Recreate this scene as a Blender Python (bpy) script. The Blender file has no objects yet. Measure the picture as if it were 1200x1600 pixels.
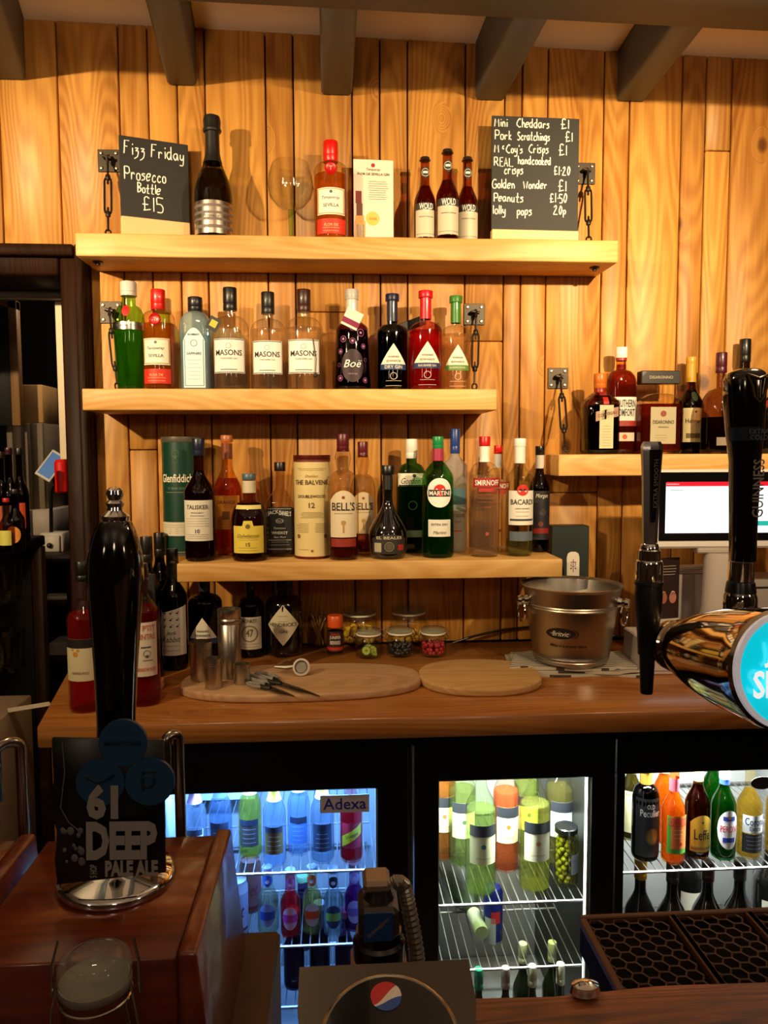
import bpy, bmesh, math, random
from mathutils import Vector, Matrix, Euler
PI = math.pi
random.seed(7)
scene = bpy.context.scene
COL = scene.collection
# ------------------------------------------------------------------ camera
F = 1200.0                                   # focal length in pixels of the 1200x1600 frame
CAM = Vector((0.0, -2.0, 1.43))
YAW, PITCH, ROLL = math.radians(3.58), math.radians(4.29), math.radians(0.22)
_f = Vector((math.sin(YAW) * math.cos(PITCH), math.cos(YAW) * math.cos(PITCH), -math.sin(PITCH)))
_r0 = Vector((math.cos(YAW), -math.sin(YAW), 0))
_u0 = _r0.cross(_f)
_r = _r0 * math.cos(ROLL) - _u0 * math.sin(ROLL)
_u = _u0 * math.cos(ROLL) + _r0 * math.sin(ROLL)
cd = bpy.data.cameras.new('camera'); cam = bpy.data.objects.new('camera', cd); COL.objects.link(cam)
cam.matrix_world = Matrix(((_r.x, _u.x, -_f.x, CAM.x), (_r.y, _u.y, -_f.y, CAM.y), (_r.z, _u.z, -_f.z, CAM.z), (0, 0, 0, 1)))
cd.sensor_fit = 'VERTICAL'; cd.sensor_height = 36; cd.lens = F / 1600 * 36; cd.clip_start = .02
scene.camera = cam
# ------------------------------------------------------------------ world, lights, exposure
W = bpy.data.worlds.new('world'); scene.world = W; W.use_nodes = True
W.node_tree.nodes['Background'].inputs[0].default_value = (1, .68, .42, 1)
W.node_tree.nodes['Background'].inputs[1].default_value = .05
vs = scene.view_settings; vs.view_transform = 'Standard'; vs.look = 'None'; vs.gamma = 1; vs.use_curve_mapping = False
vs.exposure = 0.0
scene.cycles.transparent_max_bounces = 32; scene.cycles.max_bounces = 12; scene.cycles.transmission_bounces = 12
scene.cycles.caustics_reflective = False; scene.cycles.caustics_refractive = False
scene.cycles.sample_clamp_indirect = 3.0
def light(name, kind, loc, aim, power, color, size=.05, spot=None, blend=.8, sy=None):
    d = bpy.data.lights.new(name, kind); d.energy = power; d.color = color
    if kind == 'SPOT': d.spot_size = math.radians(spot); d.spot_blend = blend; d.shadow_soft_size = size
    if kind == 'POINT': d.shadow_soft_size = size
    if kind == 'AREA':
        d.size = size
        if sy: d.shape = 'RECTANGLE'; d.size_y = sy
    o = bpy.data.objects.new(name, d); COL.objects.link(o); o.location = loc
    if aim is not None: o.rotation_euler = (Vector(aim) - Vector(loc)).to_track_quat('-Z', 'Y').to_euler()
    return o
WARM = (1, .76, .42)
light('spot_lamp', 'SPOT', (-1.50, -1.9, 2.16), (-.50, 0, 1.90), 215, WARM, .025, 70, 1)
light('spot_lamp', 'SPOT', (.95, -1.9, 2.16), (.66, 0, 1.92), 195, WARM, .025, 70, 1)
light('spot_lamp_core', 'SPOT', (-1.50, -1.9, 2.16), (-.62, 0, 1.96), 140, WARM, .025, 26, 1)
light('spot_lamp_core', 'SPOT', (.95, -1.9, 2.16), (.72, 0, 1.96), 140, WARM, .025, 26, 1)
light('bar_lamp', 'POINT', (.1, -2.9, 1.95), None, 8, (1, .74, .52), .10)
light('bar_lamp', 'POINT', (-1.5, -3.1, 1.95), None, 8, (1, .74, .52), .10)
light('bar_lamp', 'POINT', (1.7, -2.6, 1.95), None, 8, (1, .74, .52), .10)
light('service_lamp', 'POINT', (-.35, -.95, 2.02), None, 8, (1, .70, .42), .05)
light('service_lamp', 'POINT', (.75, -.95, 2.02), None, 7, (1, .70, .42), .05)
light('back_room_lamp', 'POINT', (-.9, 1.1, 2.2), None, 5, (1, .80, .62), .1)
# ------------------------------------------------------------------ helpers
def ray(px, py): return _f * F + _r * (px - 600) + _u * (800 - py)
def at(px, py, Y):
    d = ray(px, py); return CAM + d * ((Y - CAM.y) / d.y)
def onz(px, py, Z):
    d = ray(px, py); return CAM + d * ((Z - CAM.z) / d.z)
def mpp(Y): return (Y - CAM.y) / F                       # metres per pixel at depth Y (near enough)
MC = {}
def hexrgb(c):
    if isinstance(c, str):
        v = [int(c[i:i + 2], 16) / 255 for i in (0, 2, 4)]
        return tuple(x / 12.92 if x <= .04045 else ((x + .055) / 1.055) ** 2.4 for x in v)
    return tuple(c)
def newmat(n):
    m = bpy.data.materials.new(n); m.use_nodes = True; nt = m.node_tree; b = nt.nodes['Principled BSDF']
    return m, nt, b
def P(c, rough=.5, metal=0, emit=0, coat=0, spec=.5, noise=0):
    k = ('P', c, rough, metal, emit, coat, spec, noise)
    if k in MC: return MC[k]
    m, nt, b = newmat('paint'); col = hexrgb(c)
    b.inputs['Base Color'].default_value = (*col, 1); b.inputs['Roughness'].default_value = rough
    b.inputs['Metallic'].default_value = metal; b.inputs['Coat Weight'].default_value = coat
    b.inputs['Specular IOR Level'].default_value = spec
    if noise:
        t = nt.nodes.new('ShaderNodeTexNoise'); t.inputs['Scale'].default_value = 60; t.inputs['Detail'].default_value = 4
        r = nt.nodes.new('ShaderNodeValToRGB'); r.color_ramp.elements[0].color = (*[x * (1 - noise) for x in col], 1)
        r.color_ramp.elements[1].color = (*[min(1, x * (1 + noise)) for x in col], 1)
        nt.links.new(t.outputs[0], r.inputs[0]); nt.links.new(r.outputs[0], b.inputs['Base Color'])
        bp = nt.nodes.new('ShaderNodeBump'); bp.inputs['Strength'].default_value = .2; bp.inputs['Distance'].default_value = .002
        nt.links.new(t.outputs[0], bp.inputs['Height']); nt.links.new(bp.outputs[0], b.inputs['Normal'])
    if emit:
        b.inputs['Emission Color'].default_value = (*col, 1); b.inputs['Emission Strength'].default_value = emit
    MC[k] = m; return m
def G(c, rough=0.0, ior=1.45, frost=0):
    """bottle glass: tinted wall that lets light through, with fresnel reflections"""
    k = ('G', c, rough, ior, frost)
    if k in MC: return MC[k]
    m, nt, b = newmat('glass'); nt.nodes.remove(b); out = nt.nodes['Material Output']
    c = tuple(min(1, x) ** .42 for x in hexrgb(c))
    tr = nt.nodes.new('ShaderNodeBsdfTransparent'); tr.inputs[0].default_value = (*hexrgb(c), 1)
    gl = nt.nodes.new('ShaderNodeBsdfGlossy'); gl.inputs['Roughness'].default_value = rough + .03
    lf = nt.nodes.new('ShaderNodeLayerWeight'); lf.inputs[0].default_value = .5          # Schlick fresnel, the same on both sides of the wall
    pf = nt.nodes.new('ShaderNodeMath'); pf.operation = 'POWER'; pf.inputs[1].default_value = 5; nt.links.new(lf.outputs['Facing'], pf.inputs[0])
    fr = nt.nodes.new('ShaderNodeMath'); fr.operation = 'MULTIPLY_ADD'; fr.inputs[1].default_value = .95; fr.inputs[2].default_value = ((ior - 1) / (ior + 1)) ** 2; nt.links.new(pf.outputs[0], fr.inputs[0])
    mx = nt.nodes.new('ShaderNodeMixShader')
    nt.links.new(fr.outputs[0], mx.inputs[0]); nt.links.new(gl.outputs[0], mx.inputs[2])
    lw = nt.nodes.new('ShaderNodeLayerWeight'); lw.inputs[0].default_value = .3
    pw = nt.nodes.new('ShaderNodeMath'); pw.operation = 'POWER'; pw.inputs[1].default_value = 2.6
    df = nt.nodes.new('ShaderNodeBsdfTransparent'); df.inputs[0].default_value = (*[x * .42 for x in c], 1)
    m2 = nt.nodes.new('ShaderNodeMixShader')                # thicker, darker rim where the wall is seen edge on
    nt.links.new(lw.outputs['Facing'], pw.inputs[0]); nt.links.new(pw.outputs[0], m2.inputs[0])
    nt.links.new(tr.outputs[0], m2.inputs[1]); nt.links.new(df.outputs[0], m2.inputs[2])
    last = m2
    if frost:
        d = nt.nodes.new('ShaderNodeBsdfTranslucent'); d.inputs[0].default_value = (*hexrgb(c), 1)
        d2 = nt.nodes.new('ShaderNodeBsdfDiffuse'); d2.inputs[0].default_value = (*hexrgb(c), 1)
        a = nt.nodes.new('ShaderNodeMixShader'); nt.links.new(d.outputs[0], a.inputs[1]); nt.links.new(d2.outputs[0], a.inputs[2])
        m3 = nt.nodes.new('ShaderNodeMixShader'); m3.inputs[0].default_value = frost
        nt.links.new(last.outputs[0], m3.inputs[1]); nt.links.new(a.outputs[0], m3.inputs[2]); last = m3
    nt.links.new(last.outputs[0], mx.inputs[1]); nt.links.new(mx.outputs[0], out.inputs[0])
    MC[k] = m; return m
def LQ(c, k=.22):
    """liquid: part straight-through, part refracted"""
    key = ('L', c, k)
    if key in MC: return MC[key]
    m, nt, b = newmat('liquid'); nt.nodes.remove(b); out = nt.nodes['Material Output']
    c0 = hexrgb(c); c = tuple(min(1, x) ** .5 for x in c0)
    tr = nt.nodes.new('ShaderNodeBsdfTransparent'); tr.inputs[0].default_value = (*hexrgb(c), 1)
    rf = nt.nodes.new('ShaderNodeBsdfRefraction'); rf.inputs[0].default_value = (*hexrgb(c), 1); rf.inputs['IOR'].default_value = 1.33
    rf.inputs['Roughness'].default_value = 0.02
    mx = nt.nodes.new('ShaderNodeMixShader'); mx.inputs[0].default_value = k
    nt.links.new(tr.outputs[0], mx.inputs[1]); nt.links.new(rf.outputs[0], mx.inputs[2]); 
    df = nt.nodes.new('ShaderNodeBsdfDiffuse'); df.inputs[0].default_value = (*c0, 1); tl = nt.nodes.new('ShaderNodeBsdfTranslucent'); tl.inputs[0].default_value = (*c, 1)
    ad = nt.nodes.new('ShaderNodeMixShader'); nt.links.new(df.outputs[0], ad.inputs[1]); nt.links.new(tl.outputs[0], ad.inputs[2])
    m3 = nt.nodes.new('ShaderNodeMixShader'); m3.inputs[0].default_value = .18 if sum(c0) < 1.2 else .05          # slight cloudiness
    nt.links.new(mx.outputs[0], m3.inputs[1]); nt.links.new(ad.outputs[0], m3.inputs[2]); nt.links.new(m3.outputs[0], out.inputs[0])
    MC[key] = m; return m
def wood(key, c1, c2, axis='Z', rough=.45, knots=1, bump=.3, scale=1.0, gloss=0, knotc='5a2c0c', rand=1.0, spec=.5):
    k = ('W', key)
    if k in MC: return MC[k]
    m, nt, b = newmat('wood_' + key); N = nt.nodes.new; L = nt.links.new
    tc = N('ShaderNodeTexCoord'); oi = N('ShaderNodeObjectInfo')
    mul = N('ShaderNodeMath'); mul.operation = 'MULTIPLY'; mul.inputs[1].default_value = 37 * rand; L(oi.outputs['Random'], mul.inputs[0])
    add = N('ShaderNodeVectorMath'); L(tc.outputs['Object'], add.inputs[0]); L(mul.outputs[0], add.inputs[1])
    def mapped(a, l):
        mp = N('ShaderNodeMapping'); s = [a * scale] * 3; s['XYZ'.index(axis)] = l * scale
        mp.inputs['Scale'].default_value = s; L(add.outputs[0], mp.inputs[0]); return mp
    # cathedral grain: contour lines of a stretched noise field
    mp = mapped(7, .9); n1 = N('ShaderNodeTexNoise'); n1.inputs['Scale'].default_value = 1.0; n1.inputs['Detail'].default_value = 1.5
    L(mp.outputs[0], n1.inputs['Vector'])
    vo = N('ShaderNodeTexVoronoi'); mp2 = mapped(12, 8); L(mp2.outputs[0], vo.inputs['Vector']); vo.inputs['Scale'].default_value = .8
    kr = N('ShaderNodeMapRange'); kr.inputs['From Min'].default_value = .05; kr.inputs['From Max'].default_value = .32
    kr.inputs['To Min'].default_value = 1; kr.inputs['To Max'].default_value = 0; kr.interpolation_type = 'SMOOTHSTEP'
    L(vo.outputs['Distance'], kr.inputs['Value'])
    # only some cells carry a knot
    sep = N('ShaderNodeSeparateColor'); L(vo.outputs['Color'], sep.inputs[0])
    gt = N('ShaderNodeMath'); gt.operation = 'GREATER_THAN'; gt.inputs[1].default_value = .84; L(sep.outputs[0], gt.inputs[0])
    km = N('ShaderNodeMath'); km.operation = 'MULTIPLY'; L(kr.outputs[0], km.inputs[0]); L(gt.outputs[0], km.inputs[1])
    ks = N('ShaderNodeMath'); ks.operation = 'MULTIPLY'; ks.inputs[1].default_value = .35 * knots; L(km.outputs[0], ks.inputs[0])
    sm = N('ShaderNodeMath'); L(n1.outputs[0], sm.inputs[0]); L(ks.outputs[0], sm.inputs[1])
    rg = N('ShaderNodeMath'); rg.operation = 'MULTIPLY'; rg.inputs[1].default_value = 150; L(sm.outputs[0], rg.inputs[0])
    sn = N('ShaderNodeMath'); sn.operation = 'SINE'; L(rg.outputs[0], sn.inputs[0])
    mr = N('ShaderNodeMapRange'); mr.inputs['From Min'].default_value = -1; L(sn.outputs[0], mr.inputs['Value'])
    mp3 = mapped(160, 5); n3 = N('ShaderNodeTexNoise'); n3.inputs['Scale'].default_value = 1; n3.inputs['Detail'].default_value = 5; L(mp3.outputs[0], n3.inputs['Vector'])
    mp4 = mapped(9, 1.3); n4 = N('ShaderNodeTexNoise'); n4.inputs['Scale'].default_value = 1; n4.inputs['Detail'].default_value = 3; L(mp4.outputs[0], n4.inputs['Vector'])
    a1 = N('ShaderNodeMath'); a1.operation = 'MULTIPLY'; a1.inputs[1].default_value = .17; L(mr.outputs[0], a1.inputs[0])
    a2 = N('ShaderNodeMath'); a2.operation = 'MULTIPLY_ADD'; a2.inputs[1].default_value = .35; L(n3.outputs[0], a2.inputs[0]); L(a1.outputs[0], a2.inputs[2])
    a3 = N('ShaderNodeMath'); a3.operation = 'MULTIPLY_ADD'; a3.inputs[1].default_value = .75; L(n4.outputs[0], a3.inputs[0]); L(a2.outputs[0], a3.inputs[2])
    cr = N('ShaderNodeValToRGB'); cr.color_ramp.elements[0].position = .38; cr.color_ramp.elements[1].position = .95
    cr.color_ramp.elements[0].color = (*hexrgb(c1), 1); cr.color_ramp.elements[1].color = (*hexrgb(c2), 1); L(a3.outputs[0], cr.inputs[0])
    kc = N('ShaderNodeMapRange'); kc.inputs['From Min'].default_value = .62; kc.inputs['From Max'].default_value = .98
    L(km.outputs[0], kc.inputs['Value'])
    kf = N('ShaderNodeMath'); kf.operation = 'MULTIPLY'; kf.inputs[1].default_value = .85 * min(1, knots); L(kc.outputs[0], kf.inputs[0])
    mx = N('ShaderNodeMix'); mx.data_type = 'RGBA'; L(kf.outputs[0], mx.inputs[0]); L(cr.outputs[0], mx.inputs[6]); mx.inputs[7].default_value = (*hexrgb(knotc), 1)
    # per piece tone
    hv = N('ShaderNodeHueSaturation'); L(mx.outputs[2], hv.inputs['Color'])
    vr = N('ShaderNodeMapRange'); vr.inputs['To Min'].default_value = 1 - .16 * rand; vr.inputs['To Max'].default_value = 1 + .10 * rand; L(oi.outputs['Random'], vr.inputs['Value']); L(vr.outputs[0], hv.inputs['Value'])
    L(hv.outputs[0], b.inputs['Base Color'])
    b.inputs['Roughness'].default_value = rough; b.inputs['Specular IOR Level'].default_value = spec; b.inputs['Coat Weight'].default_value = gloss; b.inputs['Coat Roughness'].default_value = .12
    bp = N('ShaderNodeBump'); bp.inputs['Strength'].default_value = bump; bp.inputs['Distance'].default_value = .0015
    L(a3.outputs[0], bp.inputs['Height']); L(bp.outputs[0], b.inputs['Normal'])
    MC[k] = m; return m
def interp(prof, z):
    for (r0, z0), (r1, z1) in zip(prof, prof[1:]):
        if z0 <= z <= z1 and z1 > z0: return r0 + (r1 - r0) * (z - z0) / (z1 - z0)
    return prof[-1][0] if z > prof[-1][1] else prof[0][0]
class MB:
    def __init__(s): s.v = []; s.f = []; s.mi = []
    def add(s, vs, fs, mi=0):
        n = len(s.v); s.v += [tuple(v) for v in vs]; s.f += [tuple(i + n for i in f) for f in fs]; s.mi += [mi] * len(fs); return s
    def box(s, a, b, bev=0, mi=0, mat=None):
        x0, y0, z0 = a; x1, y1, z1 = b
        vs = [(x, y, z) for x in (x0, x1) for y in (y0, y1) for z in (z0, z1)]
        fs = [(0, 1, 3, 2), (4, 6, 7, 5), (0, 4, 5, 1), (2, 3, 7, 6), (0, 2, 6, 4), (1, 5, 7, 3)]
        return s.hull(vs, fs, bev, mi, mat)
    def hull(s, vs, fs, bev=0, mi=0, mat=None, seg=1):
        if bev:
            bm = bmesh.new(); bv = [bm.verts.new(v) for v in vs]
            for f in fs: bm.faces.new([bv[i] for i in f])
            bmesh.ops.recalc_face_normals(bm, faces=bm.faces)
            bmesh.ops.bevel(bm, geom=list(bm.edges), offset=bev, segments=seg, affect='EDGES', profile=.5)
            bm.verts.index_update(); vs = [v.co.copy() for v in bm.verts]; fs = [[v.index for v in f.verts] for f in bm.faces]; bm.free()
        if mat is not None: vs = [mat @ Vector(v) for v in vs]
        return s.add(vs, fs, mi)
    def prism(s, pts, z0, z1, bev=0, mi=0, mat=None, seg=1):      # polygon in xy, extruded along z
        n = len(pts); vs = [(x, y, z0) for x, y in pts] + [(x, y, z1) for x, y in pts]
        fs = [tuple(range(n))[::-1], tuple(range(n, 2 * n))] + [(i, (i + 1) % n, n + (i + 1) % n, n + i) for i in range(n)]
        return s.hull(vs, fs, bev, mi, mat, seg)
    def lathe(s, prof, seg=24, c=(0, 0, 0), n=2.0, ay=1.0, mi=0, mat=None, caps=True, a0=0, nf=None):
        vs = []; fs = []; rings = []
        for r, z in prof:
            if r < 1e-6: rings.append([len(vs)]); vs.append(Vector((c[0], c[1], c[2] + z))); continue
            rings.append(list(range(len(vs), len(vs) + seg))); nn = nf(z) if nf else n
            yy = ay if not nf else 1 + (ay - 1) * min(1, (nn - 2) / max(.01, n - 2))
            for i in range(seg):
                t = a0 + 2 * PI * i / seg; cc, ss = math.cos(t), math.sin(t)
                x = math.copysign(abs(cc) ** (2 / nn), cc) * r; y = math.copysign(abs(ss) ** (2 / nn), ss) * r * yy
                vs.append(Vector((c[0] + x, c[1] + y, c[2] + z)))
        for A, B in zip(rings, rings[1:]):
            if len(A) == 1 and len(B) == 1: continue
            if len(A) == 1: fs += [(A[0], B[(i + 1) % seg], B[i]) for i in range(seg)]
            elif len(B) == 1: fs += [(A[i], A[(i + 1) % seg], B[0]) for i in range(seg)]
            else: fs += [(A[i], A[(i + 1) % seg], B[(i + 1) % seg], B[i]) for i in range(seg)]
        if caps:
            if len(rings[0]) > 1: fs.append(tuple(reversed(rings[0])))
            if len(rings[-1]) > 1: fs.append(tuple(rings[-1]))
        if mat is not None: vs = [mat @ v for v in vs]
        return s.add(vs, fs, mi)
    def tube(s, pts, r, seg=8, mi=0, closed=False, flat=1.0, mat=None):
        pts = [Vector(p) for p in pts]; n = len(pts); vs = []; fs = []
        rr = r if isinstance(r, (list, tuple)) else [r] * n
        up = None
        for i, p in enumerate(pts):
            a = pts[(i - 1) % n] if (closed or i) else p; b = pts[(i + 1) % n] if (closed or i < n - 1) else p
            t = (b - a).normalized() if (b - a).length > 1e-9 else Vector((0, 0, 1))
            if up is None: up = Vector((0, 1, 0)) if abs(t.y) < .9 else Vector((1, 0, 0))
            sx = t.cross(up).normalized(); up = sx.cross(t).normalized()
            for k in range(seg):
                an = 2 * PI * k / seg; vs.append(p + sx * math.cos(an) * rr[i] + up * math.sin(an) * rr[i] * flat)
        for i in range(n if closed else n - 1):
            j = (i + 1) % n
            for k in range(seg): fs.append((i * seg + k, i * seg + (k + 1) % seg, j * seg + (k + 1) % seg, j * seg + k))
        if not closed: fs += [tuple(reversed(range(seg))), tuple(range((n - 1) * seg, n * seg))]
        if mat is not None: vs = [mat @ v for v in vs]
        return s.add(vs, fs, mi)
    def ball(s, c, r, seg=10, rings=6, mi=0, sc=(1, 1, 1)):
        pr = [(r * math.sin(PI * i / rings) if 0 < i < rings else 0, -r * math.cos(PI * i / rings)) for i in range(rings + 1)]
        return s.lathe(pr, seg, mat=Matrix.Translation(Vector(c)) @ Matrix.Diagonal((*sc, 1)), mi=mi)
    def build(s, name, mats, parent=None, smooth=True, ang=35, loc=None):
        me = bpy.data.meshes.new(name); me.from_pydata(s.v, [], s.f)
        if not isinstance(mats, (list, tuple)): mats = [mats]
        for m in mats: me.materials.append(m)
        me.polygons.foreach_set('material_index', s.mi)
        bm = bmesh.new(); bm.from_mesh(me); bmesh.ops.recalc_face_normals(bm, faces=bm.faces); bm.to_mesh(me); bm.free()
        if smooth:
            me.polygons.foreach_set('use_smooth', [True] * len(me.polygons)); me.set_sharp_from_angle(angle=math.radians(ang))
        me.update(); o = bpy.data.objects.new(name, me); COL.objects.link(o)
        if parent is not None: o.parent = parent
        if loc: o.location = loc
        return o
def thing(name, label, cat, loc=(0, 0, 0), rz=0, group=None):
    o = bpy.data.objects.new(name, None); COL.objects.link(o); o.location = loc; o.rotation_euler = (0, 0, rz); o.empty_display_size = .02
    o['label'] = label; o['category'] = cat
    if group: o['group'] = group
    return o
def tag(o, label, cat, group=None, kind=None):
    o['label'] = label; o['category'] = cat
    if group: o['group'] = group
    if kind: o['kind'] = kind
    return o
def struct(o): o['kind'] = 'structure'; return o
def dup(root, loc, rz, label=None, group=None):
    r = root.copy(); COL.objects.link(r); r.location = loc; r.rotation_euler = (0, 0, rz)
    if label: r['label'] = label
    if group: r['group'] = group
    for ch in list(root.children):
        c = ch.copy(); COL.objects.link(c); c.parent = r
        for g in ch.children:
            d = g.copy(); COL.objects.link(d); d.parent = c
    return r
# ---- lettering
TC = {}
def text2d(t, shear=0, bold=0):
    k = (t, shear, bold)
    if k not in TC:
        cu = bpy.data.curves.new('lettering', 'FONT'); cu.body = t; cu.shear = shear; cu.offset = bold; cu.resolution_u = 2; cu.fill_mode = 'FRONT'
        o = bpy.data.objects.new('lettering', cu); COL.objects.link(o); bpy.context.view_layer.update()
        me = bpy.data.meshes.new_from_object(o.evaluated_get(bpy.context.evaluated_depsgraph_get()))
        vs = [(v.co.x, v.co.y) for v in me.vertices]; fs = [tuple(p.vertices) for p in me.polygons]
        bpy.data.objects.remove(o); bpy.data.meshes.remove(me); bpy.data.curves.remove(cu)
        x0 = min(v[0] for v in vs); x1 = max(v[0] for v in vs); y0 = min(v[1] for v in vs); y1 = max(v[1] for v in vs)
        cx, cy, w = (x0 + x1) / 2, (y0 + y1) / 2, x1 - x0
        TC[k] = ([((x - cx) / w, (y - cy) / w) for x, y in vs], fs, (y1 - y0) / w)
    return TC[k]
def put_text(mb, t, S, u, z, w, h=None, shear=0, bold=0, off=.0006, rot=0, mi=0):
    vs, fs, asp = text2d(t, shear, bold); ky = 1 if h is None else h / (asp * w)
    out = []
    for x, y in vs:
        x, y = x * w, y * w * ky
        if rot: x, y = x * math.cos(rot) - y * math.sin(rot), x * math.sin(rot) + y * math.cos(rot)
        out.append(S(u + x, z + y, off))
    mb.add(out, fs, mi)
# hand-drawn letters as chalk-pen strokes; grid digits x 0-9, y 0-9 (cap height 9, x height 5), a-d below the line
GL = {
 'M': '00 18 44 78 80', 'C': '~78 59 27 04 12 50 71', 'P': '10 19;~19 59 78 75 44 15', 'R': '10 19;~19 59 68 65 14;44 80', 'E': '69 19 10 60;15 55',
 'A': '00 39 60;13 53', 'L': '19 10 50', 'G': '~78 49 17 04 11 40 71 74 44', 'S': '~68 39 17 35 54 62 30 01', 'F': '10 29 79;15 55', 'W': '08 20 46 60 88',
 'B': '10 19;~19 58 56 25 24 54 52 41 10', 'H': '10 19;60 69;15 65', 'T': '09 79;39 30', 'Y': '09 35 69;35 30',
 'a': '~55 25 03 11 30 53;55 60', 'b': '19 10;~14 45 53 41 11', 'c': '~54 35 13 11 30 51', 'd': '~55 25 03 11 30 53;59 50 60', 'e': '~03 43 55 25 03 10 41',
 'f': '~58 39 27 20;05 45', 'g': '~55 25 03 11 31 54;~55 51 4c 1c', 'h': '19 10;~13 35 53 50', 'i': '25 20;27 28', 'k': '19 10;45 12 50', 'l': '19 10', 'm': '15 10;~13 35 43 40;~43 65 73 70',
 'n': '15 10;~13 35 53 50', 'o': '~35 14 11 30 51 54 35', 'p': '15 1c;~14 45 53 41 11', 'r': '15 10;~13 35 54', 's': '~55 25 14 43 41 00', 't': '39 20 50;05 55', 'u': '~15 11 30 52;55 50 60',
 'w': '05 10 34 50 75', 'x': '05 50;55 00', 'y': '~15 12 31 53;~55 51 4c 0c', 'z': '15 55 23 ~53 4a 0c', 'N': '10 19 60 69', 'D': '10 19;~19 48 64 41 10', 'J': '~59 52 30 11', 'O': '~39 15 11 40 73 67 39',
 '£': '~68 49 28 25 21 10;10 71;04 54', '1': '19 10', '2': '~17 49 57 34 00;00 70', '0': '~39 15 12 30 54 57 39', '5': '69 19 15 ~15 45 63 50 10', '.': '24 25', "'": '29 27', ' ': ''}
def write(mb, t, x, z, h, S, r=.0013, k=1.0, mi=0, sp=.16):
    random.seed(hash(t) % 97 if False else sum(map(ord, t)))
    for ch in t:
        g = GL.get(ch, ''); wmax = 0
        jz = random.uniform(-.03, .03) * h; js = random.uniform(.93, 1.07)
        for st in g.split(';'):
            sm = '~' in st; pts = []
            for tok in st.replace('~', '').split():
                gx = int(tok[0]); gy = int(tok[1]) if tok[1].isdigit() else -(ord(tok[1]) - 96)
                pts.append((gx / 9 * .62 * k * js, gy / 9 * js)); wmax = max(wmax, gx / 9 * .62 * k * js)
            if len(pts) < 2: continue
            if sm and len(pts) > 2:
                q = [pts[0]] + pts + [pts[-1]]; o = []
                for i in range(1, len(q) - 2):
                    for s_ in range(4):
                        t_ = s_ / 4; p0, p1, p2, p3 = q[i - 1:i + 3]
                        o.append(tuple(.5 * (2 * p1[a] + (p2[a] - p0[a]) * t_ + (2 * p0[a] - 5 * p1[a] + 4 * p2[a] - p3[a]) * t_ ** 2 + (3 * p1[a] - p0[a] - 3 * p2[a] + p3[a]) * t_ ** 3) for a in (0, 1)))
                pts = o + [pts[-1]]
            mb.tube([S(x + px * h, z + jz + pz * h, 0) for px, pz in pts], r, 5, mi)
        x += (wmax if g else .25 * k) * h + sp * h * k
    return x
def flatS(y=0): return lambda u, z, off=0: Vector((u, y - off, z))
# ---- bottles
def profile(H, R, s0, s1, rn, shape='cos', rb=1.0, neck_bulge=0, rs=1.0):
    p = [(R * rb * .55, 0), (R * rb * .90, .001), (R * rb * .985, .006), (R * rb, .012)]
    p += [(R * (rb + (rs - rb) * t), H * s0 * t) for t in (.25, .5, .75, 1.0) if H * s0 * t > .02]
    for i in range(1, 9):
        t = i / 8
        g = {'cos': .5 * (1 + math.cos(PI * t)), 'ell': math.sqrt(max(0, 1 - t * t)), 'lin': 1 - t, 'mix': .5 * (.5 * (1 + math.cos(PI * t)) + math.sqrt(max(0, 1 - t * t))), 'slope': (1 - t) ** 1.6}[shape]
        p.append((R * (rn + (rs - rn) * g), H * (s0 + (s1 - s0) * t)))
    if neck_bulge: p += [(R * rn * (1 + neck_bulge), H * (s1 + (1 - s1) * .35)), (R * rn * (1 + .2 * neck_bulge), H * (s1 + (1 - s1) * .65))]
    p += [(R * rn, H * .985)]
    return p
def shape_fn(sh, a, b, U):
    zc, hz = (a + b) / 2, (b - a) / 2
    if sh == 'circ': return lambda t: (zc - hz * math.sqrt(max(0, 1 - t * t)), zc + hz * math.sqrt(max(0, 1 - t * t)))
    if sh == 'diam': return lambda t: (zc - hz * (1 - abs(t)), zc + hz * (1 - abs(t)))
    if sh == 'tri': return lambda t: (a, a + (b - a) * (1 - abs(t)))
    if sh == 'arch': return lambda t: (a, b - (b - a) * .22 * t * t)
    if sh == 'bump': return lambda t: (a, b - (b - a) * .16 * (0 if abs(t) < .28 else 1))
    if sh == 'band': return lambda t: (a + (b - a) * .35 * (t + 1) / 2, b - (b - a) * .35 * (1 - (t + 1) / 2))
    if sh == 'curve': return lambda t: (a, b - (b - a) * .18 * (1 - t) / 2)
    return lambda t: (a, b)
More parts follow.
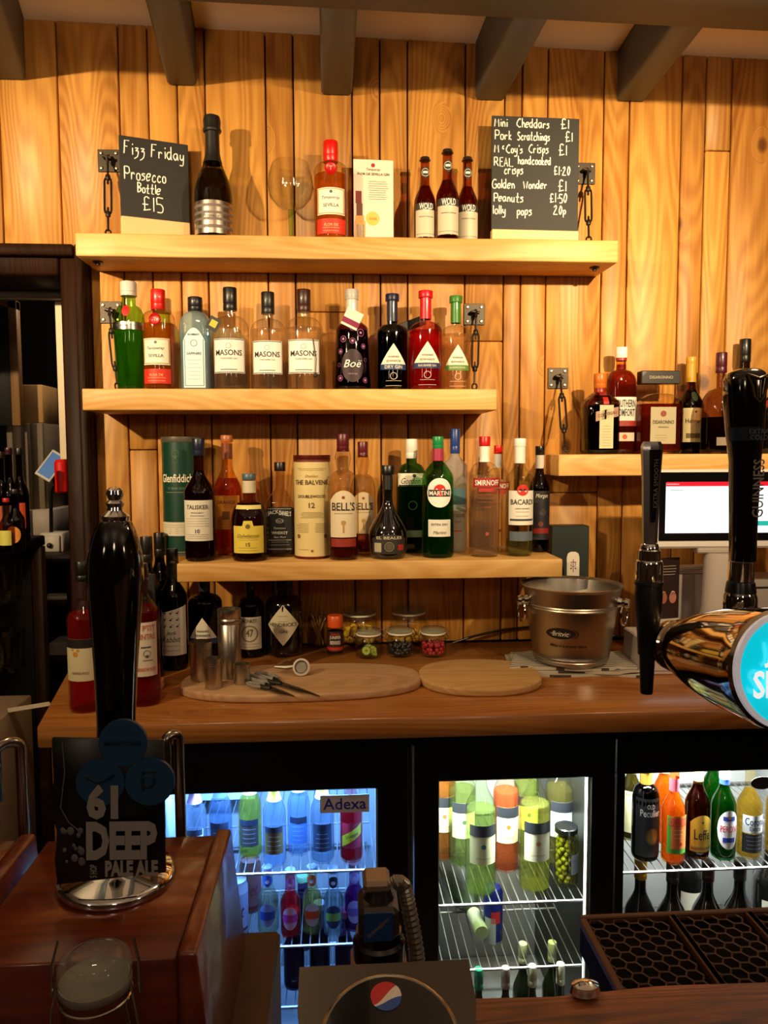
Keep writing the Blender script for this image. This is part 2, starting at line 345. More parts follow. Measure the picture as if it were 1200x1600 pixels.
def add_label(root, S, H, R, L, name='label'):
    a, b = L['z']; a *= H; b *= H; U = L.get('u', 1.0) * R; u0 = L.get('u0', 0) * R
    if L.get('c') is not None:
        fn = shape_fn(L.get('sh', 'rect'), a, b, U); mb = MB(); nx = 24; ny = L.get('ny', 4); vs = []
        th = .0003
        for lay in (0, 1):
            for i in range(nx + 1):
                t = -1 + 2 * i / nx; lo, hi = fn(t)
                for j in range(ny + 1): vs.append(S(u0 + t * U, lo + (hi - lo) * j / ny, .0002 + lay * th))
        n1 = (nx + 1) * (ny + 1)
        fs = [(n1 + i * (ny + 1) + j, n1 + (i + 1) * (ny + 1) + j, n1 + (i + 1) * (ny + 1) + j + 1, n1 + i * (ny + 1) + j + 1) for i in range(nx) for j in range(ny)]
        mb.add(vs, fs)
        lab = mb.build(L.get('name', name), P(L['c'], L.get('rough', .55), L.get('metal', 0)), root, ang=80)
    else: lab = root
    bycol = {}
    for e in L.get('e', []):
        k = e[0]
        if k in ('t', 's'):
            _, t, z, w, c = e[:5]; h = e[5] * H if len(e) > 5 and e[5] else None; uu = u0 + (e[6] * R if len(e) > 6 else 0); rot = e[7] if len(e) > 7 else 0
            put_text(bycol.setdefault(c, MB()), t, S, uu, z * H, w * R, h, shear=.35 if k == 's' else 0, bold=.012 if k == 't' else 0, off=.0014, rot=rot)
        elif k == 'b':
            _, z0, z1, ua, ub, c = e; mb = bycol.setdefault(c, MB()); n = 18; vs = []
            for i in range(n + 1):
                for zz in (z0, z1): vs.append(S(u0 + (ua + (ub - ua) * i / n) * R, zz * H, .00085))
            mb.add(vs, [(2 * i, 2 * i + 2, 2 * i + 3, 2 * i + 1) for i in range(n)])
        elif k in ('c', 'o'):
            _, z, uu, r, c = e[:5]; mb = bycol.setdefault(c, MB()); n = 18; rr = r * R; ky = e[5] if len(e) > 5 else 1
            if k == 'c':
                vs = [S(u0 + uu * R, z * H, .0010)] + [S(u0 + uu * R + rr * math.cos(2 * PI * i / n), z * H + ky * rr * math.sin(2 * PI * i / n), .0010) for i in range(n)]
                mb.add(vs, [(0, 1 + i, 1 + (i + 1) % n) for i in range(n)])
            else:
                vs = [S(u0 + uu * R + q * rr * math.cos(2 * PI * i / n), z * H + ky * q * rr * math.sin(2 * PI * i / n), .0011) for i in range(n) for q in (.86, 1)]
                mb.add(vs, [(2 * i, 2 * i + 1, (2 * i + 3) % (2 * n), (2 * i + 2) % (2 * n)) for i in range(n)])
        elif k == 'x':                                        # tiny printed lines standing for text too small to read
            _, z0, z1, nl, ua, ub, c = e; mb = bycol.setdefault(c, MB())
            for q in range(nl):
                zz = z1 + (z0 - z1) * q / max(1, nl - 1); hh = .0009
                e1 = random.uniform(.75, 1)
                vs = [S(u0 + (ua + (ub - ua) * i / 6) * e1 * R, zz * H + d, .0011) for i in range(7) for d in (0, hh)]
                mb.add(vs, [(2 * i, 2 * i + 2, 2 * i + 3, 2 * i + 1) for i in range(6)])
    for c, mb in bycol.items():
        mb.build('print', P(c, .5) if not (isinstance(c, tuple) and c[0] == 'gold') else P('c09a3a', .3, 1), lab, smooth=False)
    return lab
def bottle(name, label, cat, cx, top, w, zb, Y, prof=(.66, .80, .36, 'cos'), glass='e8efe8', liq=None, cap=(.88, '202020', 1.15), foil=None,
           labels=(), n=2.0, ay=1.0, yaw=0, group=None, rb=1.0, rs=1.0, H=None, frost=0, body=None, nb=0, capmetal=0, lip=0, seg=28, lrough=.22, crimp=False):
    m = mpp(Y); R = w * m / 2
    if H is None: H = at(cx, top, Y).z - zb
    pm = at(cx, 0, Y); ptop = at(cx, top if top is not None else 1000, Y); X = at(cx, (top + 60) if top is not None else 1300, Y).x
    root = thing(name, label, cat, (X, Y, zb), yaw, group)
    pr = profile(H * .99, R, *prof[:4], rb=rb, neck_bulge=nb, rs=rs)
    s1 = prof[1] * H
    nf = (lambda z: n if z < prof[0] * H else max(2.0, n - (n - 2) * (z - prof[0] * H) / max(1e-4, s1 - prof[0] * H))) if n != 2.0 else None
    mb = MB(); mb.lathe(pr, seg, n=n, ay=ay, nf=nf)
    gm = body if body is not None else G(glass, frost=frost)
    mb.build('body', gm, root)
    if liq and body is None:
        c, lv = liq; lp = [(r * .93, max(.004, z)) for r, z in pr if z < lv * H and z < s1 * 1.0 + .2 * H]
        lp = [lp[0]] + [q for q in lp[1:] if q[1] > .0045]
        lp.append((interp(pr, lv * H) * .93, lv * H)); 
        MB().lathe(lp, seg, n=n, ay=ay, nf=nf).build('liquid', LQ(c, lrough), root)
    rn = R * prof[2]
    if cap:
        c0, cc, cr = cap[:3]; h0 = c0 * H; mb = MB(); r = rn * cr
        if crimp:
            mb.lathe([(r * 1.0, h0), (r * 1.18, h0 + .001), (r * 1.05, h0 + .003), (r * .95, H - .0012), (r * .8, H)], 21)
        elif cap[3:] and cap[3] == 'wide':
            mb.box((-R * .93, -.016, h0), (R * .93, .016, H), .002)
        else:
            mb.lathe([(r * .97, h0), (r, h0 + .0008), (r, h0 + (H - h0) * .28), (r * .96, h0 + (H - h0) * .3), (r, h0 + (H - h0) * .33), (r, H - .002), (r * .93, H), (0, H)], 24)
        mb.build('cap', P(cc, .35, capmetal, coat=.3), root)
    for fz0, fz1, fc in ([foil] if foil and not isinstance(foil, list) else (foil or [])):
        mb = MB(); zz = [H * (fz0 + (fz1 - fz0) * i / 6) for i in range(7)]
        mb.lathe([(interp(pr, z) * 1.03 + .0006, z) for z in zz], 24, caps=False).build('neck_foil', P(fc, .4, coat=.2), root)
    def S(u, z, off=0):
        r = interp(pr, z)
        if n <= 2.01 and ay == 1.0:
            th = u / max(r, .004); return Vector(((r + off) * math.sin(th), -(r + off) * math.cos(th), z))
        t = min(.985, abs(u) / r); nn = nf(z) if nf else n
        return Vector((u, -(r * (1 + (ay - 1) * min(1, (nn - 2) / max(.01, n - 2)) if nf else ay) * (1 - t ** nn) ** (1 / nn) + off), z))
    for L in labels: add_label(root, S, H, R, L)
    root['_r'] = R
    del root['_r']
    return root, S, H, R
# ================================================================== the room
PINE = wood('pine', '93571a', 'dfa24e', 'Z', .5, 1.0, .35)
SHELFW = wood('shelf', 'c48c42', 'e8bd78', 'X', .5, .7, .2, knotc='8a5a26')
TOPW = wood('worktop', '985722', 'd8924a', 'X', .3, .8, .15, gloss=.35, knotc='3a1a08')
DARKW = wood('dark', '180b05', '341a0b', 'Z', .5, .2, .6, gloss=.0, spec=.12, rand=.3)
MAHOG = wood('mahogany', '4a1a0a', '7c3414', 'X', .3, .2, .15, gloss=.5, rand=.3)
RUST = wood('bartop', '2a1208', '9a5626', 'X', .55, 1.0, 1.0, scale=4.0, knotc='120703', rand=.3)
BLACK = P('070707', .35); BLACKG = P('050505', .12, coat=.6); STEEL = P('b9b4aa', .28, 1); CHROME = P('d8d8d8', .06, 1); IRON = P('3a332c', .45, .8)
WZ = onz(700, 1008, .93).z                      # worktop height
X0, X1 = -2.4, 2.4
# back wall: a board backing with every plank a piece of its own
zc = lambda X: 2.4905 - .0235 * (X + .87)        # ceiling line, falls to the right
JX = at(147, 600, 0).x                          # right edge of the door frame
HZ = at(60, 388, 0).z                           # top of the door head
wb = MB()
wb.box((JX, .022, -.0), (X1, .12, 2.60)); wb.box((X0, .022, HZ), (JX, .12, 2.60))
wall = struct(wb.build('wall_back', P('1a0d06', .8), smooth=False))
px = [3, 95, 190, 235, 280, 323, 417, 460, 551, 594, 637, 727, 788, 815, 855, 942, 982, 1063, 1100, 1140]
xs = [at(p, 300, 0).x for p in px]
while xs[0] > X0: xs.insert(0, xs[0] - random.choice([.07, .15, .16]))
while xs[-1] < X1: xs.append(xs[-1] + random.choice([.07, .15, .13]))
joint = {1100: [235], 735: [533], 190: [703], 855: [770], 460: [487], 110: [703]}
for a, b in zip(xs, xs[1:]):
    if b < JX + .01 or a < JX: z0 = HZ
    else: z0 = WZ + .002 if b < at(1900, 800, 0).x else 0
    segs = [z0, zc(a) + .03]
    for jp, ys in joint.items():
        jx = at(jp + 10, 300, 0).x
        if a < jx < b:
            for y in ys:
                zz = at(jp, y, 0).z
                if zz > z0 + .1: segs.insert(1, zz)
    aa = a
    if a < JX < b - .01:
        MB().box((JX + .001, 0, WZ + .002), (b - .0018, .022, HZ - .001), .0025).build('plank', PINE, wall, ang=60)
    for s0, s1 in zip(segs, segs[1:]):
        pl = MB().box((aa + .0018, -.0, s0 + .001), (b - .0018, .022, s1 - .001), .0025).build('plank', PINE, wall, ang=60)
# floor, ceiling, other walls
fl = struct(MB().box((-3.2, -5, -.05), (3.2, 2.6, 0)).build('floor', wood('floor', '20140c', '3c2818', 'Y', .5, .3, .2), smooth=False))
ce = MB(); vs = []
for y in (-5, 2.6):
    for x in (-3.2, 3.2):
        for d in (0, .08): vs.append((x, y, zc(x) + d))
ce.hull(vs, [(0, 2, 3, 1), (4, 5, 7, 6), (0, 1, 5, 4), (2, 6, 7, 3), (0, 4, 6, 2), (1, 3, 7, 5)])
ceil = struct(ce.build('ceiling', P('efe6da', .8, noise=.03), smooth=False))
GREY = P('4a5056', .55, noise=.06)
# joists: two bottom corners at the wall, then towards the beam
for (xa, xb, yb, ua, ub, yu) in [(-40, 41, 124, -75, 0, 28), (262, 307, 134, 226, 283, 3), (502, 550, 149, 500, 557, 28), (742, 788, 157, 802, 853, 33), (963, 1007, 159, 1062, 1084, 45)]:
    A = at(xa, yb, 0); B = at(xb, yb, 0); Zb = A.z; w = B.x - A.x
    far = onz((ua + ub) / 2, yu, Zb); sl = (far.x - (A.x + w / 2)) / far.y
    pts = [(A.x, .0), (B.x, .0), (B.x + sl * -1.2, -1.2), (A.x + sl * -1.2, -1.2)]
    MB().prism(pts, Zb, zc(A.x) + .03, .006).build('joist', GREY, ceil, ang=50)
bz0 = at(600, 21, -.40).z; bz1 = at(1200, 52, -.40)
bx0 = at(600, 21, -.40).x; sl = (bz1.z - bz0) / (bz1.x - bx0)
vs = []
for x in (-2.6, 2.6):
    zz = bz0 + sl * (x - bx0)
    for y in (-.40, -.62):
        for d in (0, .2): vs.append((x, y, zz + d))
MB().hull(vs, [(0, 1, 3, 2), (4, 6, 7, 5), (0, 4, 5, 1), (2, 3, 7, 6), (0, 2, 6, 4), (1, 5, 7, 3)], .008).build('beam', P('453f37', .6, noise=.1), ceil, ang=50)
DW = P('54402c', .8)
struct(MB().box((X1, -5, 0), (X1 + .1, .1, 2.7)).build('wall_right', DW, smooth=False))
struct(MB().box((-3.2, -5, 0), (-3.1, .0, 2.7)).build('wall_left', DW, smooth=False))
struct(MB().box((-3.2, -5, 0), (3.2, -4.9, 2.7)).build('wall_front', DW, smooth=False))
# ---- doorway to the back room
d1 = thing('door_1', 'x', 'x'); 
for k in ('label', 'category'): del d1[k]
d1['kind'] = 'structure'
ji = at(102, 600, -.02).x; HB = at(60, 432, -.02).z
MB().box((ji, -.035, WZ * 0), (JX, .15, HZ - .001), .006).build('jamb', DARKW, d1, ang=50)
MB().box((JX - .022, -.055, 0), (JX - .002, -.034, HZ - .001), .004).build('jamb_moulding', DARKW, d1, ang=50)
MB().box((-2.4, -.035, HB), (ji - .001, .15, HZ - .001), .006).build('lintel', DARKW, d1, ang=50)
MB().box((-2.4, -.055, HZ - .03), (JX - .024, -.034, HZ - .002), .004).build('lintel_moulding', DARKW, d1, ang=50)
MB().box((-1.5, .151, HB - .02), (ji + .005, .18, HB + .01), .003).box((ji - .016, .151, 0), (ji + .005, .18, HB - .021), .003).build('door_stop', P('8d8378', .5, noise=.1), d1, ang=50)
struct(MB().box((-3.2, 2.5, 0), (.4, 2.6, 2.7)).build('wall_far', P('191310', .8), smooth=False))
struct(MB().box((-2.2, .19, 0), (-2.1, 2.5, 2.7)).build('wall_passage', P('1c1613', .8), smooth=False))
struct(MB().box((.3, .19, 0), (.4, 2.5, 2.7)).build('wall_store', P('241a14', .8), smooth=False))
def Bx(name, mat, parent, a, b, bev=.002): return MB().box(a, b, bev).build(name, mat, parent, ang=50)
# chalkboard panel with a pine frame, high on the passage side
A = at(-30, 470, .9); B = at(34, 665, .9)
t = thing('framed_board', 'tall dark board with a pale wooden frame beyond the doorway', 'board', (0, 0, 0))
Bx('board', P('15120f', .6), t, (A.x, .90, B.z + .0), (B.x - .03, .915, A.z - .03))
Bx('frame', P('a5794c', .5), t, (B.x - .03, .89, B.z), (B.x, .925, A.z))
MB().hull([(A.x, .89, A.z + .0), (A.x, .925, A.z), (B.x, .89, A.z - .03), (B.x, .925, A.z - .03), (A.x, .89, A.z + .03), (A.x, .925, A.z + .03), (B.x, .89, A.z), (B.x, .925, A.z)],
          [(0, 1, 3, 2), (4, 6, 7, 5), (0, 2, 6, 4), (1, 5, 7, 3), (0, 4, 5, 1), (2, 3, 7, 6)]).build('frame', P('a5794c', .5), t)
Bx('leg', P('3a2a1c', .6), t, (B.x - .03, .89, 0), (B.x, .925, B.z - .001))
# stack of pale boxes
Y = 1.0
def bx(px0, py0, px1, py1, Y, d, name, mat, label, cat, boards=0, knob=False, bev=.003, group=None):
    A = at(px0, py0, Y); B = at(px1, py1, Y); t = thing(name, label, cat, ((A.x + B.x) / 2, Y, B.z), 0, group); w = (B.x - A.x) / 2; h = A.z - B.z
    if boards:
        for k in range(boards):
            Bx('plank', mat, t, (-w + 2 * w * k / boards + .0006, 0, 0), (-w + 2 * w * (k + 1) / boards - .0006, .012, h), .0015)
        Bx('carcass', mat, t, (-w, .0125, 0), (w, d, h))
    else: Bx('carcass', mat, t, (-w, 0, 0), (w, d, h), bev)
    if knob:
        Bx('drawer_front', mat, t, (-w + .008, -.012, .010), (w - .008, -.001, h - .008)); MB().ball((0, -.020, h * .45), .009).build('knob', P('20150e', .4), t)
    return t
CW = P('8a7a66', .6, noise=.12)
bx(9, 661, 71, 796, 1.0, .3, 'wooden_locker', CW, 'tall grey-brown boarded locker beyond the doorway under a pine box', 'locker', 6)
bx(29, 601, 68, 660.5, 1.02, .16, 'pine_box', P('d2a468', .55, noise=.08), 'small upright pine box on top of the boarded locker', 'box')
bx(30, 797, 82, 840, .95, .25, 'white_cabinet', P('c9b9ac', .5), 'low pale cabinet standing under the boarded locker', 'cabinet', 0, False)
bx(62, 833, 99, 866, .62, .08, 'drawer_box', P('cdc3bb', .5), 'small white drawer with a dark knob inside the doorway', 'drawer', 0, True)
t = bx(76, 662, 97, 1220, 1.35, .05, 'open_crate', P('b9a080', .6), 'pale upright crate edge right of the boarded locker', 'crate')
# leaning tablet
A = at(80, 728, .62); t = thing('tablet_computer', 'small tablet with a blue screen leaning on a black stand beyond the doorway', 'tablet', A)
R = Matrix.Rotation(math.radians(32), 4, 'Y') @ Matrix.Rotation(math.radians(-20), 4, 'X')
MB().box((-.028, -.004, -.05), (.028, .004, .05), .002, mat=R).build('case', P('d8cfc4', .4), t)
MB().box((-.022, -.0052, -.042), (.022, -.0042, .042), mat=R).build('screen', P('3f6fa8', .3, emit=.35), t)
MB().tube([(-.0, .01, -.02), (-.0, .03, -.06), (-.01, .03, -.07), (-.015, .03, -.09), (-.02, .03, at(60, 868, .5).z - A.z + .002)], .006).build('stand', BLACK, t)
# pale post and red tub near the jamb
A = at(93, 472, .19); B = at(94, 718, .19)
MBp = MB().box((A.x - .010, .1805, B.z), (A.x + .010, .20, A.z), .002)
trk = tag(MBp.build('cable_trunking', P('d9c4a8', .6)), 'narrow cream upright trunking with a red lower sleeve just inside the doorway', 'trunking')
A = at(95, 719, .19); B = at(95, 770, .19)
MB().lathe([(.014, B.z), (.018, B.z + .004), (.018, A.z - .006), (.012, A.z + .002)], 16, (A.x, .192, 0)).build('red_sleeve', P('d01208', .45), trk)
# dark shelf units seen through the doorway
ux = -.845; uz = at(62, 836, .28).z
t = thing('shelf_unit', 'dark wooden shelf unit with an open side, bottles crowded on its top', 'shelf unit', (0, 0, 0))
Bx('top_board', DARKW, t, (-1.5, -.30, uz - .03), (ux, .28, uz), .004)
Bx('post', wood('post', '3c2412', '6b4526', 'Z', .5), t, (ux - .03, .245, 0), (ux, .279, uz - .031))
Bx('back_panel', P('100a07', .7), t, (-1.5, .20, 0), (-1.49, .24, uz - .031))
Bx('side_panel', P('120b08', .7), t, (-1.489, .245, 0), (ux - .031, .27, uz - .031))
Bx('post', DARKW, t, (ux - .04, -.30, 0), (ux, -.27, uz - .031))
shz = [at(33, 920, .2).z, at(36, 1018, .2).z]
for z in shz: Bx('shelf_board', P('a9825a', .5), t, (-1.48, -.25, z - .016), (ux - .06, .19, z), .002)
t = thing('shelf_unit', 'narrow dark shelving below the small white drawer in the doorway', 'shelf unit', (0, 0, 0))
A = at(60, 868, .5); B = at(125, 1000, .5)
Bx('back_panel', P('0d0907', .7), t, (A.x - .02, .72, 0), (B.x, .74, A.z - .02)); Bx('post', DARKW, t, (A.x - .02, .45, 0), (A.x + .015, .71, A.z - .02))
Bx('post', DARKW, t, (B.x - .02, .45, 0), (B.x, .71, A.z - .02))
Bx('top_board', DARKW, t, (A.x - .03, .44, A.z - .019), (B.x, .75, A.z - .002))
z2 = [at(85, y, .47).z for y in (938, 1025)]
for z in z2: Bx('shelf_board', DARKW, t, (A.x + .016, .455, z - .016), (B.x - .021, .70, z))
tag(MB().box((A.x + .02, .46, z2[0] + .001), (A.x + .14, .52, z2[0] + .014), .004).build('folded_cloth', P('b9b0a2', .8)), 'folded white cloth on the upper shelf of the narrow dark shelving', 'cloth')
tag(MB().box((A.x + .035, .46, z2[1] + .0015), (A.x + .12, .56, z2[1] + .045), .004).build('speckled_box', P('8f857c', .7, noise=.5)), 'grey speckled box on the lower shelf of the narrow dark shelving', 'box')
# bottles and glasses on and in the near unit
for i, (cx, yb, h, w, gl, lc, cc, lab) in enumerate([
    (4, .05, .24, 24, '301004', 'b04a30', '2a1a14', 'brown bottle with a red label on the shelf unit, at its outer edge'),
    (17, .0, .25, 24, '120604', '3c2430', '3a1020', 'dark bottle with a maroon cap on top of the shelf unit'),
    (33, .10, .25, 24, '200a04', 'c8441e', '15100c', 'brown bottle with an orange-red label on top of the shelf unit'),
    (24, -.12, .15, 26, '0c0a0a', 'd98a3e', '101010', 'short black bottle with a round orange label on the shelf unit'),
    (10, -.14, .13, 22, '6a3a10', 'c9c05a', 'b02018', 'small amber bottle with a yellow label on the shelf unit')]):
    X = at(cx, 800, yb).x
    b_ = bottle('beer_bottle', lab, 'bottle', cx, None, w, uz + .0005, yb, (.5, .72, .4, 'cos'), gl, None, (.93, cc, 1.15), None,
                [dict(sh='circ' if i == 3 else 'rect', z=(.15, .42), u=.9, c=lc)], H=h, seg=16, group='bottles on the dark shelf unit')
    b_[0].location.x = X
for i, (cx, zi) in enumerate([(6, 0), (16, 0), (3, 1), (12, 1), (22, 1)]):
    z = shz[zi] + .0005; y = -.02 + .06 * (i % 3); X = at(cx, 900 + 100 * zi, y).x
    g = MB().lathe([(.026, 0), (.030, .10), (.028, .10), (.024, .006), (0, .006)], 16).build('tumbler_glass', G('d8dcd8'), loc=(X, y, z))
    tag(g, ['clear tumbler on the upper board of the shelf unit, nearer its open end', 'clear tumbler on the upper board of the shelf unit, further in', 'clear tumbler on the lower board of the shelf unit, at the outer edge', 'clear tumbler in the middle of three on the lower board', 'clear tumbler on the lower board of the shelf unit, innermost'][i], 'glass', 'tumblers in the dark shelf unit')
# carton at the worktop end
t = thing('cardboard_carton', 'pale cardboard carton standing against the end of the worktop', 'carton', (-.86, -.45, 0))
Bx('carcass', P('8c7a60', .7, noise=.1), t, (-.22, -.16, 0), (.2, .12, .915), .003)
MB().box((-.2, -.162, .72), (.19, -.158, .80)).build('tape', P('a08a68', .4), t)
tag(MB().box((-.04, -.012, 0), (.04, .012, .003), .001, mat=Matrix.Rotation(.5, 4, 'Z')).build('paper_tag', P('c9c0aa', .6), loc=(at(46, 1108, -.42).x, -.42, .9155)), 'small white paper tag lying on the cardboard carton', 'tag')
# ------------------------------------------------------------------ worktop and cabinet end
WF = -.575
fl_ = onz(46, 1146, WZ); bl = onz(108, 1045, WZ)
zb_ = at(600, 1155, WF).z
pts = [(fl_.x, WF), (2.3, WF), (2.3, -.002), (bl.x + .03, -.06), (bl.x + .0, bl.y)]
pts = [(fl_.x, WF), (2.3, WF), (2.3, -.003), (JX + .005, -.003), (bl.x, bl.y)]
wt = MB().prism(pts, WZ - .042, WZ, .003).build('worktop', TOPW, ang=50)
tag(wt, 'long orange-brown wooden worktop with a thick front edge under the shelves', 'worktop')
ex = fl_.x + .02
t = thing('cabinet_end', 'light wooden end panel holding up the worktop beside the carton', 'panel', (0, 0, 0))
Bx('panel', wood('panel', '9a5c26', 'bd7c3c', 'Z', .5), t, (ex, WF + .012, 0), (ex + .055, -.05, WZ - .0425))
# ------------------------------------------------------------------ shelves
def shelf(px0, px1, pyt, pyb, Yf, label, skew=0):
    A = at(px0, pyt[0], Yf); B = at(px1, pyt[1], Yf); C = at((px0 + px1) / 2, (pyb[0] + pyb[1]) / 2, Yf)
    zt = (A.z + B.z) / 2; th = zt - C.z
    n = 14; pts = [(A.x + (B.x - A.x) * i / n, Yf + .002 * math.sin(i * 1.7 + px0)) for i in range(n + 1)] + [(B.x - .003 + skew, -.001), (A.x + .003, -.001)]
    o = MB().prism(pts, zt - th, zt, .003, seg=2).build('wall_shelf', SHELFW, ang=50)
    tag(o, label, 'shelf', 'chunky pine wall shelves'); return zt, A.x, B.x, th
Z1, s1a, s1b, th1 = shelf(117, 967, (364, 375), (399, 411), -.15, 'topmost and longest thick pine shelf, holding the chalkboards')
Z2, s2a, s2b, th2 = shelf(127, 777, (606, 609), (640, 642), -.18, 'thick pine shelf in the middle, holding the row of gin bottles')
Z3, s3a, s3b, th3 = shelf(276, 879, (882, 872), (909, 903), -.25, 'lowest thick pine shelf, crowded with whisky, vodka and rum')
Z4, s4a, s4b, th4 = shelf(873, 1420, (710, 708), (743, 742), -.19, 'short pine shelf on the right above the till screen', )
print('Z', WZ, Z1, Z2, Z3, Z4, th1, th2, th3, th4)
# ---- turnbuckles: plate on the wall, chain eye, buckle, eye in the shelf
def turnbuckle(pcx, pcy, ex_, Zs, Ye, label, g='iron turnbuckles tying the shelves to the wall'):
    C = at(pcx, pcy, -.004); E = at(ex_, 0, Ye); t = thing('turnbuckle', label, 'turnbuckle', C, 0, g)
    pl = MB().box((-.027, -.0, -.027), (.027, .0035, .027), .001).build('wall_plate', IRON, t)
    for sx in (-1, 1):
        for sz in (-1, 1): MB().lathe([(.004, 0), (.0045, .001), (.003, .0025), (0, .003)], 8, mat=Matrix.Translation((sx * .018, 0, sz * .018)) @ Matrix.Rotation(PI / 2, 4, 'X')).build('screw', P('c8b898', .3, 1), pl)
    MB().tube([(0, 0, .004), (.002, -.012, .007), (.002, -.020, 0), (.001, -.016, -.010)], .0042).tube([(-.008, 0, .004), (-.008, -.018, .004), (.010, -.018, 0)], .004).build('hook', IRON, t)
    a = Vector((.002, -.017, -.006)); b = Vector((E.x - C.x, Ye - C.y, Zs + .006 - C.z)); d = (b - a).normalized(); Ln = (b - a).length
    M = Matrix.Translation(a) @ d.to_track_quat('Z', 'Y').to_matrix().to_4x4()
    q0, q1 = Ln * .22, Ln * .72
    mb = MB()
    for sx in (-.0078, .0078): mb.tube([(0, 0, q0), (sx * .8, 0, q0 + .006), (sx, 0, q0 + .014), (sx, 0, q1 - .014), (sx * .8, 0, q1 - .006), (0, 0, q1)], .0026, 6, mat=M)
    mb.lathe([(.004, q0 - .006), (.0062, q0 - .003), (.0062, q0 + .006), (.004, q0 + .009)], 10, mat=M); mb.lathe([(.004, q1 - .009), (.0062, q1 - .006), (.0062, q1 + .003), (.004, q1 + .006)], 10, mat=M)
    mb.build('buckle', IRON, t)
    MB().tube([(0, 0, 0), (0, 0, q0 + .02)], .0026, 8, mat=M).tube([(.0, .006 * math.cos(k), .006 * math.sin(k)) for k in [i * PI / 5 for i in range(10)]], .002, 6, closed=True, mat=M).build('rod', IRON, t)
    MB().tube([(0, 0, q1 - .02), (0, 0, Ln - .016)], .0026, 8, mat=M).tube([(.006 * math.cos(k), 0, Ln - .011 + .008 * math.sin(k)) for k in [i * PI / 6 for i in range(12)]], .0022, 6, closed=True, mat=M).build('rod', IRON, t)
    MB().tube([(b.x - .006, b.y, b.z - .004), (b.x - .004, b.y, b.z + .004), (b.x + .004, b.y, b.z + .004), (b.x + .006, b.y, b.z - .004), (b.x + .010, b.y, b.z + .000)], .002, 6).build('eye', IRON, t)
turnbuckle(170, 251, 158, Z1, -.10, 'rusty turnbuckle left of the prosecco chalkboard above the topmost shelf')
turnbuckle(914, 271, 926, Z1, -.10, 'turnbuckle right of the price-list chalkboard above the topmost shelf')
turnbuckle(173, 488, 166, Z2, -.045, 'turnbuckle beside the green ribbed gin bottle on the middle shelf')
turnbuckle(741, 491, 744, Z2, -.06, 'turnbuckle at the right end of the middle gin shelf')
turnbuckle(872, 591, 893, Z4, -.14, 'slanting turnbuckle left of the bottles on the short right-hand shelf')
# bolt heads under the top shelf
for i, (px_, py_) in enumerate([(153, 408), (929, 420)]):
    X = at(px_, py_, -.10).x
    o = MB().lathe([(.012, 0), (.012, -.003), (.006, -.004), (.005, -.009), (0, -.009)], 12).build('bolt_head', IRON, loc=(X, -.10, Z1 - th1)); tag(o, ['dark bolt end under the topmost shelf near the doorway', 'dark bolt end under the topmost shelf below the price list'][i], 'bolt', 'bolts under the topmost shelf')
# small bracket on the wall behind the cream tube
# ================================================================== things on the shelves
K = '1a1614'; CR = 'f2ead6'; WH = 'f4f1ea'
RED = 'c01818'
AMB = 'b8560c'; GOLDL = 'e39a2c'
# ---- topmost shelf
zs = Z1 + .0004; Y1 = -.085
def chalkboard(cx0, cx1, top, bot, Y, lean, rz, label, lines, S0, base_px):
    A = at(cx0, top, Y); B = at(cx1, bot, Y); w = (B.x - A.x) / math.cos(rz); 
    t = thing('chalkboard', label, 'chalkboard', ((A.x + B.x) / 2, Y, zs), rz)
    H = A.z - zs; hb = B.z - zs
    M = Matrix.Rotation(lean, 4, 'X')
    MB().box((-w / 2, -.002, hb - .002), (w / 2, .002, H), .0006, mat=M).build('slate', P('1f1c1a', .65), t)
    MB().box((-w / 2, -.010, 0), (w / 2, -.0025, hb), .0015).box((-w / 2, .0035, 0), (w / 2, .010, hb), .0015).box((-w / 2, -.0025, 0), (w / 2, .0035, hb - .003)).build('base', P('d8b680', .5, noise=.06), t)
    mb = MB()
    for (s, x, y, h, k) in lines:                     # x, y in px of the photograph, measured in the board's own width and height
        u = (x - cx0) / (cx1 - cx0) * w - w / 2; z = H - (y - top) / (bot - top) * (H - hb)
        write(mb, s, u, z, h / (bot - top) * (H - hb), lambda a, b, c: M @ Vector((a, -.0028, b)), .0015, k * 1.22, sp=.13)
    mb.build('writing', P('f0ece2', .8), t)
chalkboard(190, 293, 218, 345, Y1 + .02, -.0, math.radians(19), 'smaller chalkboard advertising prosecco for Friday, at the doorway end of the topmost shelf', [
    ('Fizz', 196, 246, 20, .78), ('Friday', 236, 246, 19, .80), ('Prosecco', 196, 285, 19, .72), ('Bottle', 215, 304, 15, .80), ('£15', 222, 332, 22, .98)], 0, 18)
chalkboard(768, 903, 182, 362, Y1 + .02, -.0, math.radians(2), 'larger chalkboard with a hand-written list of snack prices on the topmost shelf', [
    ('Mini', 772, 199, 13.5, .80), ('Cheddars', 806, 199, 13.5, .80), ('£1', 874, 199, 15, 1), ('Pork', 772, 219, 14, .85), ('Scratchings', 807, 219, 13, .67), ('£1', 881, 219, 15, .9),
    ('M', 772, 240, 13, .8), ('c', 784, 234, 9, .7), ("Coy's", 790, 240, 13, .78), ('Crisps', 825, 239, 14, .72), ('£1', 871, 241, 17, .9),
    ('REAL', 771, 261, 13, .85), ('handcooked', 808, 257, 13, .72), ('crisps', 787, 273, 14, .72), ('£1.20', 864, 272, 13.5, .80),
    ('Golden', 769, 296, 14, .80), ('Wonder', 817, 295, 13, .82), ('£1', 871, 298, 17, .9), ('Peanuts', 771, 317, 14, .85), ('£1.50', 858, 316, 14, .85), ('lolly', 770, 337, 14, .85), ('pops', 807, 338, 14, .80), ('20p', 864, 335, 14, .85)], 0, 14)
